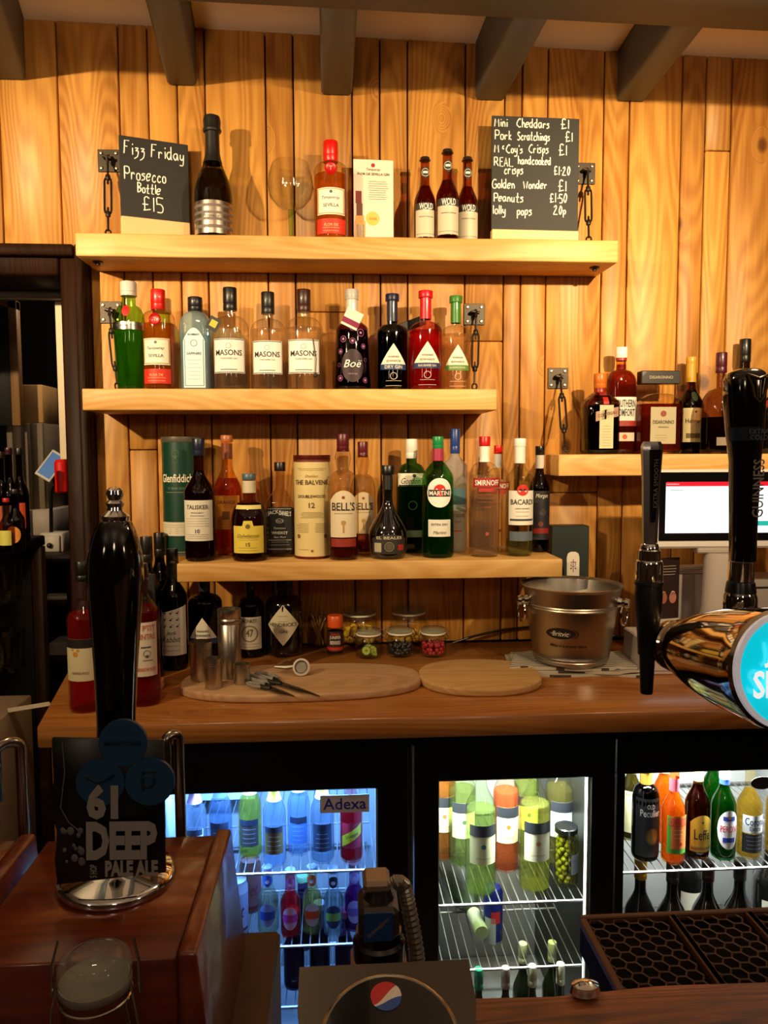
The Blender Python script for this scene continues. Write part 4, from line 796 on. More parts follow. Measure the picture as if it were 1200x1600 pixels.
wbottle('gin_bottle', 'navy gin bottle with a triangular label standing behind the steel measures', 320, 880, 1040, 53, prof=(.60, .70, .30, 'ell'), glass='1c2438', liq=('0c1020', .60), cap=(.93, '1c2040', 1.38), foil=(.72, .95, '20284a'),
    labels=[dict(sh='tri', z=(.27, .48), u=.86, c='d8d0bc', e=[('t', 'WARNER', .345, .70, '5a4c40'), ('t', 'EDWARDS', .302, .88, '3a4a6a')]), dict(z=(.215, .27), u=.90, c='28386a'), dict(z=(.88, .99), u=.25, c='3a5088')])
wbottle('gin_bottle', 'small brown apothecary bottle with a pale square label and round emblem', 392, 908, 1029, 42, prof=(.66, .80, .30, 'ell'), glass='30160a', liq=('180a05', .7), cap=(.90, '2a1a12', 1.3),
    labels=[dict(z=(.12, .55), u=.95, c='b8ae9c', e=[('o', .33, 0, .62, '6a5e50'), ('t', 'MONKEY', .50, 1.1, '5a4e40', .05), ('t', '47', .34, .5, '5a4e40', .1), ('x', .15, .19, 2, -.8, .8, '7a6e60')])])
wbottle('gin_bottle', 'stout black apothecary bottle with a cream diamond label', 444, 905, 1028, 58, prof=(.66, .80, .42, 'ell'), cap=(.86, '0e0c0b', 1.15), body=P('0a0807', .1, coat=.7),
    labels=[dict(sh='diam', z=(.16, .70), u=.92, c='cfc4a8', e=[('t', "HENDRICK'S", .44, 1.5, '4a4234', .05), ('t', 'GIN', .35, .42, '4a4234', .04), ('x', .48, .55, 2, -.3, .3, '7a705a')])])
# steel measures
def measure(cx, top, base, w, label, onboard=True):
    z = BT + .0004 if onboard else zs; p = onz(cx, base, z); Y = p.y + w * mpp(p.y) / 2; R = w * mpp(Y) / 2; H = at(cx, top, Y).z - z
    mb = MB(); mb.lathe([(R * .97, 0), (R, .002), (R, H * .78), (R * .97, H * .785), (R * .97, H * .80), (R, H * .805), (R, H * .86), (R * .97, H * .865), (R * .97, H * .88), (R, H * .885), (R, H), (R * .94, H), (R * .92, H * .3), (0, H * .3)], 28)
    o = mb.build('spirit_measure', P('c0b6a4', .30, 1), loc=(at(cx, base, Y).x, Y, z), ang=50); tag(o, label, 'measure', 'steel spirit measures on the long chopping board')
BT = WZ + .018
measure(360, 951, 1062, 36, 'tallest steel spirit measure, standing before the brown apothecary bottle')
measure(315, 1002, 1066, 34, 'second tallest steel spirit measure, before the navy gin bottle')
measure(334, 1028, 1078, 27, 'short steel measure standing frontmost on the long board')
measure(378, 1037, 1071, 26, 'smallest steel thimble measure beside the scissors')
# boards
def board(name, cx, cy, rx, ry, label, c1, c2, key, p=3.0, rz=0):
    C = W_(cx, cy); L = W_(cx - rx, cy); R_ = W_(cx + rx, cy); N_ = W_(cx, cy + ry); Fp = W_(cx, cy - ry)
    a = (R_.x - L.x) / 2; b = (Fp.y - N_.y) / 2; yc = (Fp.y + N_.y) / 2
    pts = []
    for i in range(48):
        t = 2 * PI * i / 48; c, s = math.cos(t), math.sin(t)
        pts.append((math.copysign(abs(c) ** (2 / p), c) * a, math.copysign(abs(s) ** (2 / p), s) * b))
    o = MB().prism(pts, 0, .0175, .005, seg=3).build(name, wood(key, c1, c2, 'X', .6, .1, .2), loc=(C.x, yc, zs), ang=70); o.rotation_euler.z = rz
    tag(o, label, 'chopping board')
board('chopping_board', 472, 1073, 187, 25, 'long oval wooden chopping board carrying the steel measures and scissors', 'a8805a', 'd8b084', 'board', 2.6, .02)
board('chopping_board', 750, 1065, 96, 25, 'shorter oval wooden chopping board lying empty beside the ice bucket', 'b88850', 'e0b878', 'board2', 2.3, -.04)
# scissors: two with grey and black handles
def scissors(p0, p1, label, k=1.0):
    a = onz(*p0, BT + .008); b = onz(*p1, BT + .004); t = thing('scissors', label, 'scissors', (a.x, a.y, BT + .0005), math.atan2(b.y - a.y, b.x - a.x), 'grey and black handled scissors on the long board'); L = (b - a).length
    for s in (-1, 1):
        pts = [(L * .40, s * .002), (L * .42, s * .007), (L * .7, s * .006 + .0), (L, -s * .001), (L * .7, -s * .002)]
        MB().prism(pts, .003 + .002 * (s > 0), .005 + .002 * (s > 0), .0004).build('blade', P('8a8278', .3, 1), t)
        cen = (L * .17, s * .014 * k); pl = [(cen[0] + L * .15 * math.cos(q), cen[1] + .010 * k * math.sin(q), .0065) for q in [i * PI / 8 for i in range(16)]]
        MB().tube(pl, .0045 * k, 8, closed=True).build('handle', P('8f8a80', .5), t)
        MB().tube([(L * .30, s * .010 * k, .0065), (L * .38, s * .006, .006), (L * .46, 0, .006)], [.005, .005, .004], 8).build('handle_arm', P('15130f', .5), t)
scissors((392, 1052), (500, 1089), 'larger scissors with grey and black handles, blades pointing away from the thimble measure')
scissors((392, 1064), (460, 1089), 'smaller scissors with grey and black handles lying in front of the larger pair', .7)
# hand strainer with round mouth
p = onz(470, 1060, BT); t = thing('bar_strainer', 'small steel tool with a round white-rimmed mouth beside the scissors', 'strainer', (p.x, p.y + .02, BT + .0195), math.radians(8))
M = Matrix.Rotation(math.radians(78), 4, 'X')
MB().lathe([(.0185, .0), (.0190, .004), (.0150, .005), (.0135, .0)], 24, mat=M).build('rim', P('d8cfc4', .35), t)
MB().lathe([(.0135, .002), (.009, -.004), (.006, -.014), (.004, -.015), (0, -.015)], 20, mat=M, caps=False).build('bowl', P('8a8078', .3, 1), t)
MB().tube([(-.008, .012, .0), (-.03, .02, -.004), (-.055, .03, -.004)], [.005, .006, .004], 8).build('handle', P('7c7468', .3, 1), t)
MB().tube([(-.05, .03, -.002), (-.03, .035, .006), (-.015, .03, .010), (-.02, .022, .006)], .0022, 6).build('spring_wire', P('b0a898', .25, 1), t)
# toothpick glass
p = W_(498, 1016); R = 17 * mpp(p.y); Y = p.y + R; X = at(498, 1000, Y).x; H = at(498, 962, Y).z - zs
o = MB().lathe([(R * .85, 0), (R * .95, .003), (R, H), (R * .93, H), (R * .86, .010), (0, .009)], 24, caps=False).build('tumbler_glass', G('e8e4dc'), loc=(X, Y, zs), ang=60); tag(o, 'small clear tumbler of wooden cocktail sticks beside the diamond-label bottle', 'glass')
tpk = o
for i in range(12):
    a = i * 2.4; b = a + 2.6; r1 = R * .5 * ((i % 3) + 1) / 3; r2 = R * .72
    o = MB().tube([(r1 * math.cos(a), r1 * math.sin(a), .0105), (r2 * math.cos(b), r2 * math.sin(b), H * (.85 + .1 * (i % 3)))], .0011, 5).build('cocktail_stick', P('c89a5c', .6), loc=(X, Y, zs)); tag(o, 'thin wooden cocktail stick standing in the small clear tumbler', 'cocktail stick', 'cocktail sticks in the tumbler')
# spice jar
r, S, H, R = wbottle('spice_jar', 'small spice jar with an orange cap and a black-and-red label', 524, 961, 1025, 27, prof=(.62, .76, .72, 'ell'), glass='e8d8c8', liq=('3a1408', .6), cap=(.70, 'd8541c', 1.25),
    labels=[dict(z=(.10, .62), u=1.2, c='2a1210', e=[('s', 'Schwartz', .56, 1.1, 'c83018', .07), ('t', 'JUNIPER', .46, 1.3, 'd8cfc4', .10), ('t', 'BERRIES', .34, 1.2, 'd8cfc4', .09), ('b', .14, .22, -1.1, 1.1, 'a82a18')])])
# clip-top jars
def clipjar(cx, top, base, w, label, big=False, group=None, z=None, name='clip_top_jar', Yf=None, lk=1.0):
    z = zs if z is None else z; p = onz(cx, base, z); Y = p.y + w * mpp(p.y) / 2 if Yf is None else Yf; R = w * mpp(Y) / 2; X = at(cx, base, Y).x; H = (at(cx, top, Y).z - z) * .97
    t = thing(name, label, 'jar', (X, Y, z), 0, group)
    prof = [(0, 0), (R * .80, 0), (R * .97, H * .05), (R, H * .14), (R, H * .52), (R * .96, H * .62), (R * .84, H * .70), (R * .84, H * .77)]
    inn = [(r_ - .0025 if r_ > .003 else 0, z_ + (.004 if z_ < H * .1 else 0)) for r_, z_ in prof]
    MB().lathe(prof + inn[::-1], 32, caps=False).build('body', G('f2f5ec'), t, ang=50)
    q = lambda f: H * (.775 + (f - .775) * lk)
    MB().lathe([(R * .90, q(.775)), (R * .92, q(.79)), (R * .92, q(.81)), (R * .90, q(.825))], 32).build('seal_ring', P('e8dcc4' if lk == 1 else '6a6258', .5), t)
    MB().lathe([(0, q(.83)), (R * .88, q(.83)), (R * .93, q(.86)), (R * .93, q(.93)), (R * .86, q(.96)), (R * .70, q(.965)), (R * .66, q(.985)), (R * .5, q(1)), (0, q(1))], 32, caps=False).build('lid', G('e6ece0', frost=.09), t, ang=50)
    for s, yy in ((1, 0), (-1, 0)):
        MB().tube([(s * R * .93, -.004, H * .80), (s * R * 1.06, -.006, H * .70), (s * R * 1.12, -.004, H * .60), (s * R * 1.0, .003, H * .56)], .0012, 6).tube([(s * R * .95, .004, H * .95), (s * R * 1.1, .002, H * .86), (s * R * 1.12, -.0, H * .74)], .0012, 6).build('clip_wire', P('c0b8a8', .2, 1), t)
    MB().tube([(R * .89 * math.cos(k), R * .89 * math.sin(k), H * .74) for k in [i * PI / 16 for i in range(32)]], .0011, 6, closed=True).build('wire_band', P('c0b8a8', .2, 1), t)
    return t, X, Y, R, H
def heap(X, Y, R, H, z0, n, r, mat, name, label, cat, sc=(1, 1, 1), top=.45, kind='stuff', ball=True):
    mb = MB(); k = 0; rad = R - .004 - r
    for lay in range(40):
        zz = z0 + r * .9 + lay * r * 1.5
        if zz > z0 + H * top or k >= n: break
        for ring in (0, rad * .5, rad):
            m_ = max(1, int(2 * PI * ring / (2 * r))) if ring > 0 else 1
            for i in range(m_):
                a = 2 * PI * (i + .5 * (lay % 2)) / m_ + random.uniform(-.2, .2); mb.ball((X + ring * math.cos(a), Y + ring * math.sin(a), zz + random.uniform(-.3, .3) * r), r * random.uniform(.85, 1.05), 7, 5, sc=sc); k += 1
    o = mb.build(name, mat); tag(o, label, cat, kind=kind); return o
g1, g2 = 'large clip-top jars at the wall', 'small clip-top jars of garnish'
t, X, Y, R, H = clipjar(562, 945, 1012, 58, 'large clip-top jar of yellow lemon pieces behind the spice jar', True, g1)
heap(X, Y, R, H, zs + .006, 60, .010, P('e0b020', .5), 'lemon_pieces', 'yellow lemon pieces filling the large jar behind the spice jar', 'fruit', top=.42)
t, X, Y, R, H = clipjar(638, 943, 1010, 60, 'large clip-top jar behind the jar of blueberries', True, g1)
heap(X, Y, R, H, zs + .006, 60, .010, P('d09a30', .5), 'orange_pieces', 'orange-yellow fruit pieces filling the large jar behind the blueberries', 'fruit', top=.36)
t, X, Y, R, H = clipjar(576, 980, 1031, 43, 'small clip-top jar of lime slices, nearest the spice jar', False, g2)
for i, (dx, dy, dz, rz, rx) in enumerate([(-.006, -.010, .017, -.1, 1.4), (.010, -.002, .016, .5, 1.2), (.0, .010, .018, .2, 1.5), (.012, -.010, .011, 1.0, .8)]):
    M = Matrix.Rotation(rz, 4, 'Z') @ Matrix.Rotation(rx, 4, 'X'); rr = .0115
    o = MB().lathe([(0, -.0016), (rr * .92, -.0016), (rr, -.001), (rr, .001), (rr * .92, .0016), (0, .0016)], 18, mat=M, caps=False).build('lime_slice', P('4a7a1c', .45), loc=(X + dx, Y + dy, zs + dz))
    tag(o, ['pale round lime slice facing out at the front of the small jar', 'lime slice behind the front one in the small jar', 'lime slice upright at the back of the small jar', 'lime slice lying low in the small jar'][i], 'lime slice', 'lime slices in the small jar')
    fl2 = MB()
    for sg in (-1, 1):
        for q in range(8):
            a0, a1 = q * PI / 4 + .06, (q + 1) * PI / 4 - .06; pts = [Vector((.0015 * math.cos((a0 + a1) / 2), .0015 * math.sin((a0 + a1) / 2), sg * .0019))] + [Vector((rr * .84 * math.cos(a0 + (a1 - a0) * j / 3), rr * .84 * math.sin(a0 + (a1 - a0) * j / 3), sg * .0019)) for j in range(4)]
            fl2.add([M @ p_ for p_ in pts], [(0, 1, 2, 3, 4)])
    fl2.build('flesh', P('c8c860', .4), o)
t, X, Y, R, H = clipjar(625, 978, 1029, 43, 'small clip-top jar of dark blueberries, middle of the three', False, g2)
heap(X, Y, R, H, zs + .005, 60, .0052, P('10141f', .35), 'blueberries', 'dark blueberries heaped in the middle small jar', 'fruit')
t, X, Y, R, H = clipjar(677, 978, 1029, 43, 'small clip-top jar of raspberries, nearest the long cable', False, g2)
heap(X, Y, R, H, zs + .005, 60, .0060, P('a8182c', .5), 'raspberries', 'red raspberries heaped in the small jar nearest the cable', 'fruit', top=.38)
# cable along the wall
pts = [W_(705, 1004) + Vector((0, -.02, .004)), at(740, 994, -.02), at(785, 984, -.012), at(840, 978, -.010), at(930, 990, -.02), W_(1010, 1000) + Vector((0, -.02, .004))]
pts = [p if p.z > zs + .004 else Vector((p.x, p.y, zs + .004)) for p in pts]
tag(MB().tube(pts, .0032, 8).build('power_cable', P('14100d', .4)), 'black power cable curving along the wall behind the ice bucket', 'cable')
# towel, folded: layered wavy slabs
p = W_(893, 1052); t = thing('bar_towel', 'folded white bar towel with dark stripes under the ice bucket', 'towel', (p.x + .022, p.y + .05, zs), math.radians(-6))
for k in range(3):
    mb = MB(); nx, ny = 26, 10; w, d = .152 - .004 * k, .080 - .004 * k; vs = []
    for lay in (0, 1):
        for i in range(nx + 1):
            for j in range(ny + 1):
                u = -1 + 2 * i / nx; v = -1 + 2 * j / ny
                vs.append((u * w + .008 * v * k, v * d + .006 * math.sin(u * 5 + k * 2), .0060 * k + lay * .0055 + .0020 * (1 + math.sin(u * 9 + k * 2.2 + v * 2)) * (abs(u) > .62)))
    n1 = (nx + 1) * (ny + 1); I = lambda l, i, j: l * n1 + i * (ny + 1) + j
    fs = [(I(l, i, j), I(l, i + 1, j), I(l, i + 1, j + 1), I(l, i, j + 1)) for l in (0, 1) for i in range(nx) for j in range(ny)]
    fs += [(I(0, i, j), I(0, i + 1, j), I(1, i + 1, j), I(1, i, j)) for i in range(nx) for j in (0, ny)] + [(I(0, i, j), I(0, i, j + 1), I(1, i, j + 1), I(1, i, j)) for j in range(ny) for i in (0, nx)]
    mb.add(vs, fs)
    m, nt, b = newmat('towel'); tc = nt.nodes.new('ShaderNodeTexCoord'); sx = nt.nodes.new('ShaderNodeSeparateXYZ'); nt.links.new(tc.outputs['Object'], sx.inputs[0])
    mu = nt.nodes.new('ShaderNodeMath'); mu.operation = 'MULTIPLY'; mu.inputs[1].default_value = 420; nt.links.new(sx.outputs[1], mu.inputs[0]); sn = nt.nodes.new('ShaderNodeMath'); sn.operation = 'SINE'; nt.links.new(mu.outputs[0], sn.inputs[0])
    cr = nt.nodes.new('ShaderNodeValToRGB'); cr.color_ramp.elements[0].position = .70; cr.color_ramp.elements[1].position = .74; cr.color_ramp.elements[0].color = (*hexrgb('c4baa8'), 1); cr.color_ramp.elements[1].color = (*hexrgb('4a4038'), 1)
    nt.links.new(sn.outputs[0], cr.inputs[0]); nt.links.new(cr.outputs[0], b.inputs['Base Color']); b.inputs['Roughness'].default_value = .9
    mb.build('fold', m, t, ang=60)
TT = zs + .0178
# ice bucket
C = Vector((at(893, 1000, p.y + .04).x, p.y + .045, TT)); Yb = C.y
R1 = 80 * mpp(Yb); R0 = 58 * mpp(Yb); H = at(893, 912, Yb).z - TT
t = thing('ice_bucket', 'brushed steel ice bucket with a drinks logo standing on the bar towel', 'bucket', C)
bf = lambda f: R0 + (R1 * .965 - R0) * f
pr = [(0, 0), (R0 * .9, 0), (R0, .006)]
for f in (.06, .075, .085, .10, .11, .125, .135, .15): pr.append((bf(f) + (.0012 if round(f * 1000) in (75, 110, 135) else 0), H * f))
for f in (.3, .5, .68, .72, .735, .75, .765, .78, .8, .9): pr.append((bf(f) + (.0014 if f in (.735, .765) else 0), H * f))
pr += [(R1 * .965, H * .965), (R1, H * .985), (R1 * 1.01, H), (R1 * .995, H * 1.005), (R1 * .945, H * .97), (R0 * .93, H * .06), (0, H * .05)]
SM, nt, b = newmat('brushed_steel'); b.inputs['Metallic'].default_value = 1; b.inputs['Roughness'].default_value = .30; b.inputs['Base Color'].default_value = (*hexrgb('b4ada0'), 1); b.inputs['Anisotropic'].default_value = .6
MB().lathe(pr, 56, caps=False).build('body', SM, t, ang=25)
S = lambda u, z, off=0: Vector(((bf(z / H) + off) * math.sin(u / bf(z / H)), -(bf(z / H) + off) * math.cos(u / bf(z / H)), z))
mbk = MB(); mbw = MB(); uu = -.62 * R0; ee = 26
mbk.add([S(uu, H * .46, .0012)] + [S(uu + .034 * math.cos(2 * PI * i / ee), H * .46 + .0125 * math.sin(2 * PI * i / ee), .0012) for i in range(ee)], [(0, 1 + i, 1 + (i + 1) % ee) for i in range(ee)])
for i in range(-8, 9):
    a0 = i * .09; a1 = a0 + .09
    mbk.add([S(uu + q * .01 * 0 + rr_ * math.cos(a), H * .46 + rr_ * .40 * math.sin(a), .0012) for a, rr_ in ((a0, .037), (a1, .037), (a1, .0395), (a0, .0395))], [(0, 1, 2, 3)])
put_text(mbk, 'Make it a proper drink', S, -.40 * R0, H * .30, .082, .0085, shear=.2, bold=.015, off=.0012)
put_text(mbw, 'Britvic', S, uu, H * .46, .036, .0115, shear=.15, bold=.01, off=.0018)
lg = mbk.build('logo', P('1a1714', .4), t, smooth=False); mbw.build('lettering', P('d8d0c0', .4), lg, smooth=False)
for s in (-1, 1):
    a = math.radians(-62 if s > 0 else 215); a = math.radians(-38) if s > 0 else math.radians(188)
    cx, cy = math.cos(a), math.sin(a); bz = H * .82; rb_ = bf(.82)
    hnd = MB().lathe([(.010, 0), (.013, .004), (.009, .012), (.012, .020), (.010, .027), (0, .029)], 16, mat=Matrix.Translation((cx * rb_, cy * rb_, bz)) @ Vector((cx, cy, 0)).to_track_quat('Z', 'Y').to_matrix().to_4x4()).build('knob', CHROME, t)
    c2 = Vector((cx * (rb_ + .016), cy * (rb_ + .016), bz - .026)); sd = Vector((-cy, cx, 0))
    MB().tube([c2 + sd * (.022 * math.cos(k)) + Vector((0, 0, .024 * math.sin(k))) for k in [i * PI / 10 for i in range(20)]], .0024, 8, closed=True).build('ring_handle', CHROME, t)
# dark green box with a white paddle tag
A = at(862, 822, -.06); B = at(921, 822, -.06); t = thing('bottle_box', 'dark green upright box against the wall behind the ice bucket', 'box', ((A.x + B.x) / 2, -.06, zs), 0); w = (B.x - A.x) / 2
MB().box((-w, -.0, 0), (w, .05, A.z - zs), .0015).build('carton', P('15231e', .5), t)
A = at(895, 862, -.135); o = MB().prism([(-.016, 0), (.016, 0), (.016, A.z - zs - .014), (.013, A.z - zs - .004), (.006, A.z - zs), (-.006, A.z - zs), (-.013, A.z - zs - .004), (-.016, A.z - zs - .014)], 0, .005, .001, mat=Matrix.Rotation(PI / 2, 4, 'X')).build('paddle_tag', P('d8ccc0', .5), loc=(A.x, -.135, zs)); tag(o, 'white round-topped paddle with a small drawing sticking up behind the ice bucket', 'tag')
add_label(o, lambda u, z, off=0: Vector((u, -.005 - off, z)), A.z - zs, .016, dict(z=(0, 1), c=None, e=[('b', .90, .905, -.5, .5, '6a4038'), ('o', .88, 0, .4, '6a4038'), ('b', .80, .93, -.04, .04, '6a4038'), ('c', .84, .35, .12, '6a4038'), ('c', .84, -.35, .12, '6a4038')]))
# ---- till
A = at(1029, 734, -.30); B = at(1029, 858, -.30); wR = .40
A2 = onz(1000, 1055, zs); B2 = at(1000, 998, A2.y); hd = B2.z - zs; zt2 = zs + hd + .0006
t = thing('till_monitor', 'white-framed till touchscreen with a red bar, on a thick white stand', 'till', (A.x + wR / 2, -.30, zt2), math.radians(-2)); z0, z1 = B.z - zt2, A.z - zt2
MB().box((-wR / 2, 0, z0), (wR / 2, .022, z1), .005).build('housing', P('d8d0cc', .35), t)
MB().box((-wR / 2 + .006, -.0022, z0 + .018), (wR / 2 - .006, -.0003, z1 - .006), .0008).build('bezel', P('0a0a0b', .1), t)
sc = MB().box((-wR / 2 + .020, -.0030, z0 + .036), (wR / 2 - .02, -.0024, z1 - .030)).build('screen', P('cfe6f4', .3, emit=1.15), t)
MB().box((-wR / 2 + .020, -.0036, z1 - .038), (wR / 2 - .02, -.0031, z1 - .028)).build('title_bar', P('c01028', .3, emit=.7), sc)
MB().box((.0, -.0036, z0 + .052), (wR / 2 - .05, -.0031, z0 + .063)).build('button', P('20a0a0', .3, emit=.7), sc)
mb = MB()
for k in range(4): mb.box((-.03 + .0 * k, -.0036, z1 - .060 - k * .018), (.02, -.0031, z1 - .0585 - k * .018))
mb.box((-wR / 2 + .03, -.0036, z1 - .048), (-wR / 2 + .06, -.0031, z1 - .045)); mb.build('print', P('9ab0bc', .4, emit=.6), sc)
MB().box((-wR / 2 + .022, -.0036, z1 - .034), (-wR / 2 + .05, -.0031, z1 - .032)).box((.07, -.0036, z1 - .022), (.12, -.0031, z1 - .0195)).build('print', P('e8c8c8', .4, emit=.7), t)
X2 = at(1120, 900, -.27).x - (A.x + wR / 2)
MB().lathe([(.048, .0), (.048, .02), (.040, .06), (.038, z0 - .012)], 28, (X2, .015, 0), ay=.75).build('stand', P('b8aca6', .4), t)
MB().box((X2 - .06, .0, z0 - .012), (X2 + .06, .03, z0), .003).build('bracket', P('a89c96', .4), t)
# white cash drawer and printer body
A = onz(1000, 1055, zs); B = at(1000, 998, A.y)
t = thing('cash_drawer', 'wide flat white drawer unit under the till stand at the end of the towel', 'drawer', (A.x, A.y, zs), math.radians(-3)); h = B.z - zs
MB().box((0, 0, 0), (.42, .12, h), .003).build('housing', P('d4c8c4', .4), t); MB().box((.010, -.003, .010), (.41, -.0005, h - .012), .001).build('drawer_front', P('cabdb9', .4), t); MB().box((.08, -.005, h - .006), (.30, -.0006, h - .003)).build('slot', P('2a2624', .5), t)
A = at(1062, 905, -.13); B = at(1190, 1000, -.13)
t = thing('receipt_printer', 'boxy pale printer body behind the till stand', 'printer', (A.x, -.13, zs), 0)
MB().box((0, 0, 0), (.34, .10, A.z - zs), .008).build('housing', P('b8aca8', .45), t); MB().box((.13, -.003, A.z - zs - .026), (.33, -.0005, A.z - zs - .022)).build('slot', P('1a1614', .5), t)
A = at(1040, 868, -.16); t = thing('papers', 'white papers fanned beneath the screen beside the leaflet', 'papers', (A.x, -.17, zs)); hz = A.z - zs - .01
for k in range(4): MB().box((-.02 + .01 * k, -.02 + .006 * k, hz - .03 + .003 * k), (.16, .03 + .002 * k, hz - .0285 + .003 * k), mat=Matrix.Rotation(.06 * k, 4, 'Z')).build('sheet', P('c8bab2', .7), t)
MB().box((.0, -.015, 0), (.14, .03, hz - .031), .003).build('tray', P('a89c98', .5), t)
# leaflet with wine glasses
A = at(1062, 925, -.24); C_ = at(1034, 985, -.24); t = thing('leaflet', 'dark leaflet picturing wine glasses leaning between the tap and the till', 'leaflet', (at(1045, 950, -.24).x, -.235, zs), math.radians(12))
h = at(1045, 872, -.24).z - zs; MB().box((-.030, 0, 0), (.030, .002, h), .0004, mat=Matrix.Rotation(-.0, 4, 'X')).build('sheet', P('2a1a18', .35), t)
add_label(t, lambda u, z, off=0: Vector((u, -off, z)), h, .03, dict(z=(0, 1), c=None, e=[('c', .62, -.45, .33, '9a5a44', 1.4), ('c', .62, .40, .33, 'b0705a', 1.4), ('c', .66, .40, .2, 'd8a890'), ('c', .66, -.45, .2, 'c89078'), ('x', .84, .92, 4, -.7, .7, 'c8bab0'), ('b', .0, .42, -1, 1, 'c0b4a0'), ('b', .2, .36, -1, 1, '8a8470')]))
# ================================================================== fridges under the worktop
FT = WZ - .046
FY = -.548                                        # front of the glass doors
FRL = P('0a0a0b', .28, coat=.3); LIN = P('a8acac', .5, .1); WIRE = P('8c8c8c', .4, .7); SEAL = P('a8a8a4', .5)
def fridge(label, X0_, X1_, wins, lightcol, power, racks, strip=None):
    t = thing('bottle_fridge', label, 'fridge', ((X0_ + X1_) / 2, -.30, 0)); ox, oy = (X0_ + X1_) / 2, -.30
    Bq = lambda n, m, a, b, bev=.002, par=None: MB().box((a[0] - ox, a[1] - oy, a[2]), (b[0] - ox, b[1] - oy, b[2]), bev).build(n, m, par or t, ang=50)
    bx_ = -.04
    Bq('back_panel', LIN, (X0_ + .001, -.060, .05), (X1_ - .001, bx_, FT - .001)); Bq('floor_panel', LIN, (X0_ + .022, -.525, .06), (X1_ - .022, -.061, .09)); Bq('top_panel', FRL, (X0_, -.524, FT - .03), (X1_, -.061, FT))
    Bq('side_panel', LIN, (X0_, -.525, .05), (X0_ + .02, -.061, FT - .031)); Bq('side_panel', LIN, (X1_ - .02, -.525, .05), (X1_, -.061, FT - .031))
    Bq('plinth', FRL, (X0_, -.54, 0), (X1_, -.50, .049))
    for (px0, px1, py0, py1, hx0, hx1) in wins:
        A = at(px0, py0, FY); C_ = at(px1, py0, FY); z1 = A.z; z0 = at(px0, py1, FY).z if py1 else .10
        x0, x1 = A.x, C_.x; top = FT - .001
        fr = MB()
        fr.box((hx0, FY - .0, z1), (hx1, FY + .022, top), .002).box((hx0, FY, .055), (hx1, FY + .022, z0), .002).box((hx0, FY, z0 + .0), (x0, FY + .022, z1), 0).box((x1, FY, z0), (hx1, FY + .022, z1), 0)
        fr.v = [(a - ox, b - oy, c) for a, b, c in fr.v]
        d = fr.build('door', FRL, t, smooth=False)
        Bq('glass_pane', G('ffffff', 0, 1.3), (x0 - .004, FY + .008, z0 - .004), (x1 + .004, FY + .012, z1 + .004), 0, d)
        sl_ = MB().box((x0 - ox, FY + .014 - oy, z0), (x0 + .0035 - ox, FY + .021 - oy, z1)).box((x1 - .0035 - ox, FY + .014 - oy, z0), (x1 - ox, FY + .021 - oy, z1)); sl_.build('door_seal', SEAL, d)
    for (z, y0_, y1_, x0, x1) in racks:
        mb = MB(); n = int((x1 - x0) / .0185)
        mb.tube([(x0 - ox, y0_ - oy, z - .004), (x1 - ox, y0_ - oy, z - .004)], .0032, 6); mb.tube([(x0 - ox, y1_ - oy, z - .004), (x1 - ox, y1_ - oy, z - .004)], .0032, 6)
        mb.tube([(x0 - ox, (y0_ + y1_) / 2 - oy, z - .005), (x1 - ox, (y0_ + y1_) / 2 - oy, z - .005)], .0025, 6)
        for i in range(n + 1):
            x = x0 + (x1 - x0) * i / n - ox; mb.tube([(x, y0_ - oy, z - .0016), (x, y1_ - oy, z - .0016)], .0014, 5)
        mb.build('wire_rack', WIRE, t)
    return t
LX0, LX1 = at(225, 1300, FY).x, at(640, 1300, FY).x
MX0, MX1 = at(646, 1300, FY).x, at(1400, 1300, FY).x
rk = lambda py, Yf: onz(0, 0, 0)
zl1 = at(500, 1359, -.49).z; zl2 = at(500, 1474, -.49).z
zm1 = at(800, 1408, -.49).z; zm2 = at(800, 1510, -.49).z; zr1 = at(1080, 1357, -.49).z
fridge('black glass-door fridge with blue-lit mixer bottles, left of the two under the worktop', LX0, LX1, [(250, 590, 1243, None, LX0 + .003, LX1 - .003)], None, 0,
       [(zl1, -.49, -.08, LX0 + .03, at(585, 1360, -.49).x), (zl2, -.49, -.08, LX0 + .03, at(585, 1474, -.49).x), (.30, -.49, -.08, LX0 + .03, LX1 - .04)])
mid = at(961, 1300, FY).x; mi0, mi1 = at(685, 1300, FY).x, at(912, 1300, -.49).x
fridge('black two-door glass fridge with wine and beer, lit white inside', MX0, MX1, [(685, 925, 1222, None, MX0 + .003, mid - .002), (977, 1330, 1210, None, mid + .002, MX1 - .003)], None, 0,
       [(zm1, -.49, -.08, MX0 + .03, at(912, 1400, -.49).x), (zm2, -.49, -.08, MX0 + .03, at(912, 1400, -.49).x), (zr1, -.49, -.08, at(972, 1340, -.49).x, MX1 - .04), (zr1 - .335, -.49, -.08, at(972, 1340, -.49).x, MX1 - .04)])
lt = lambda n, x0, x1, col, pw, y=-.46: light(n, 'AREA', ((x0 + x1) / 2, y, FT - .045), ((x0 + x1) / 2, y + .10, .3), pw, col, x1 - x0 - .08, sy=.02)
lt('fridge_lamp', LX0 + .03, LX1 - .03, (.15, .38, 1), 24)
lt('fridge_lamp', MX0 + .03, mid - .02, (.92, 1, .88), 17); lt('fridge_lamp', mid + .02, MX1 - .05, (.97, 1, .93), 17)
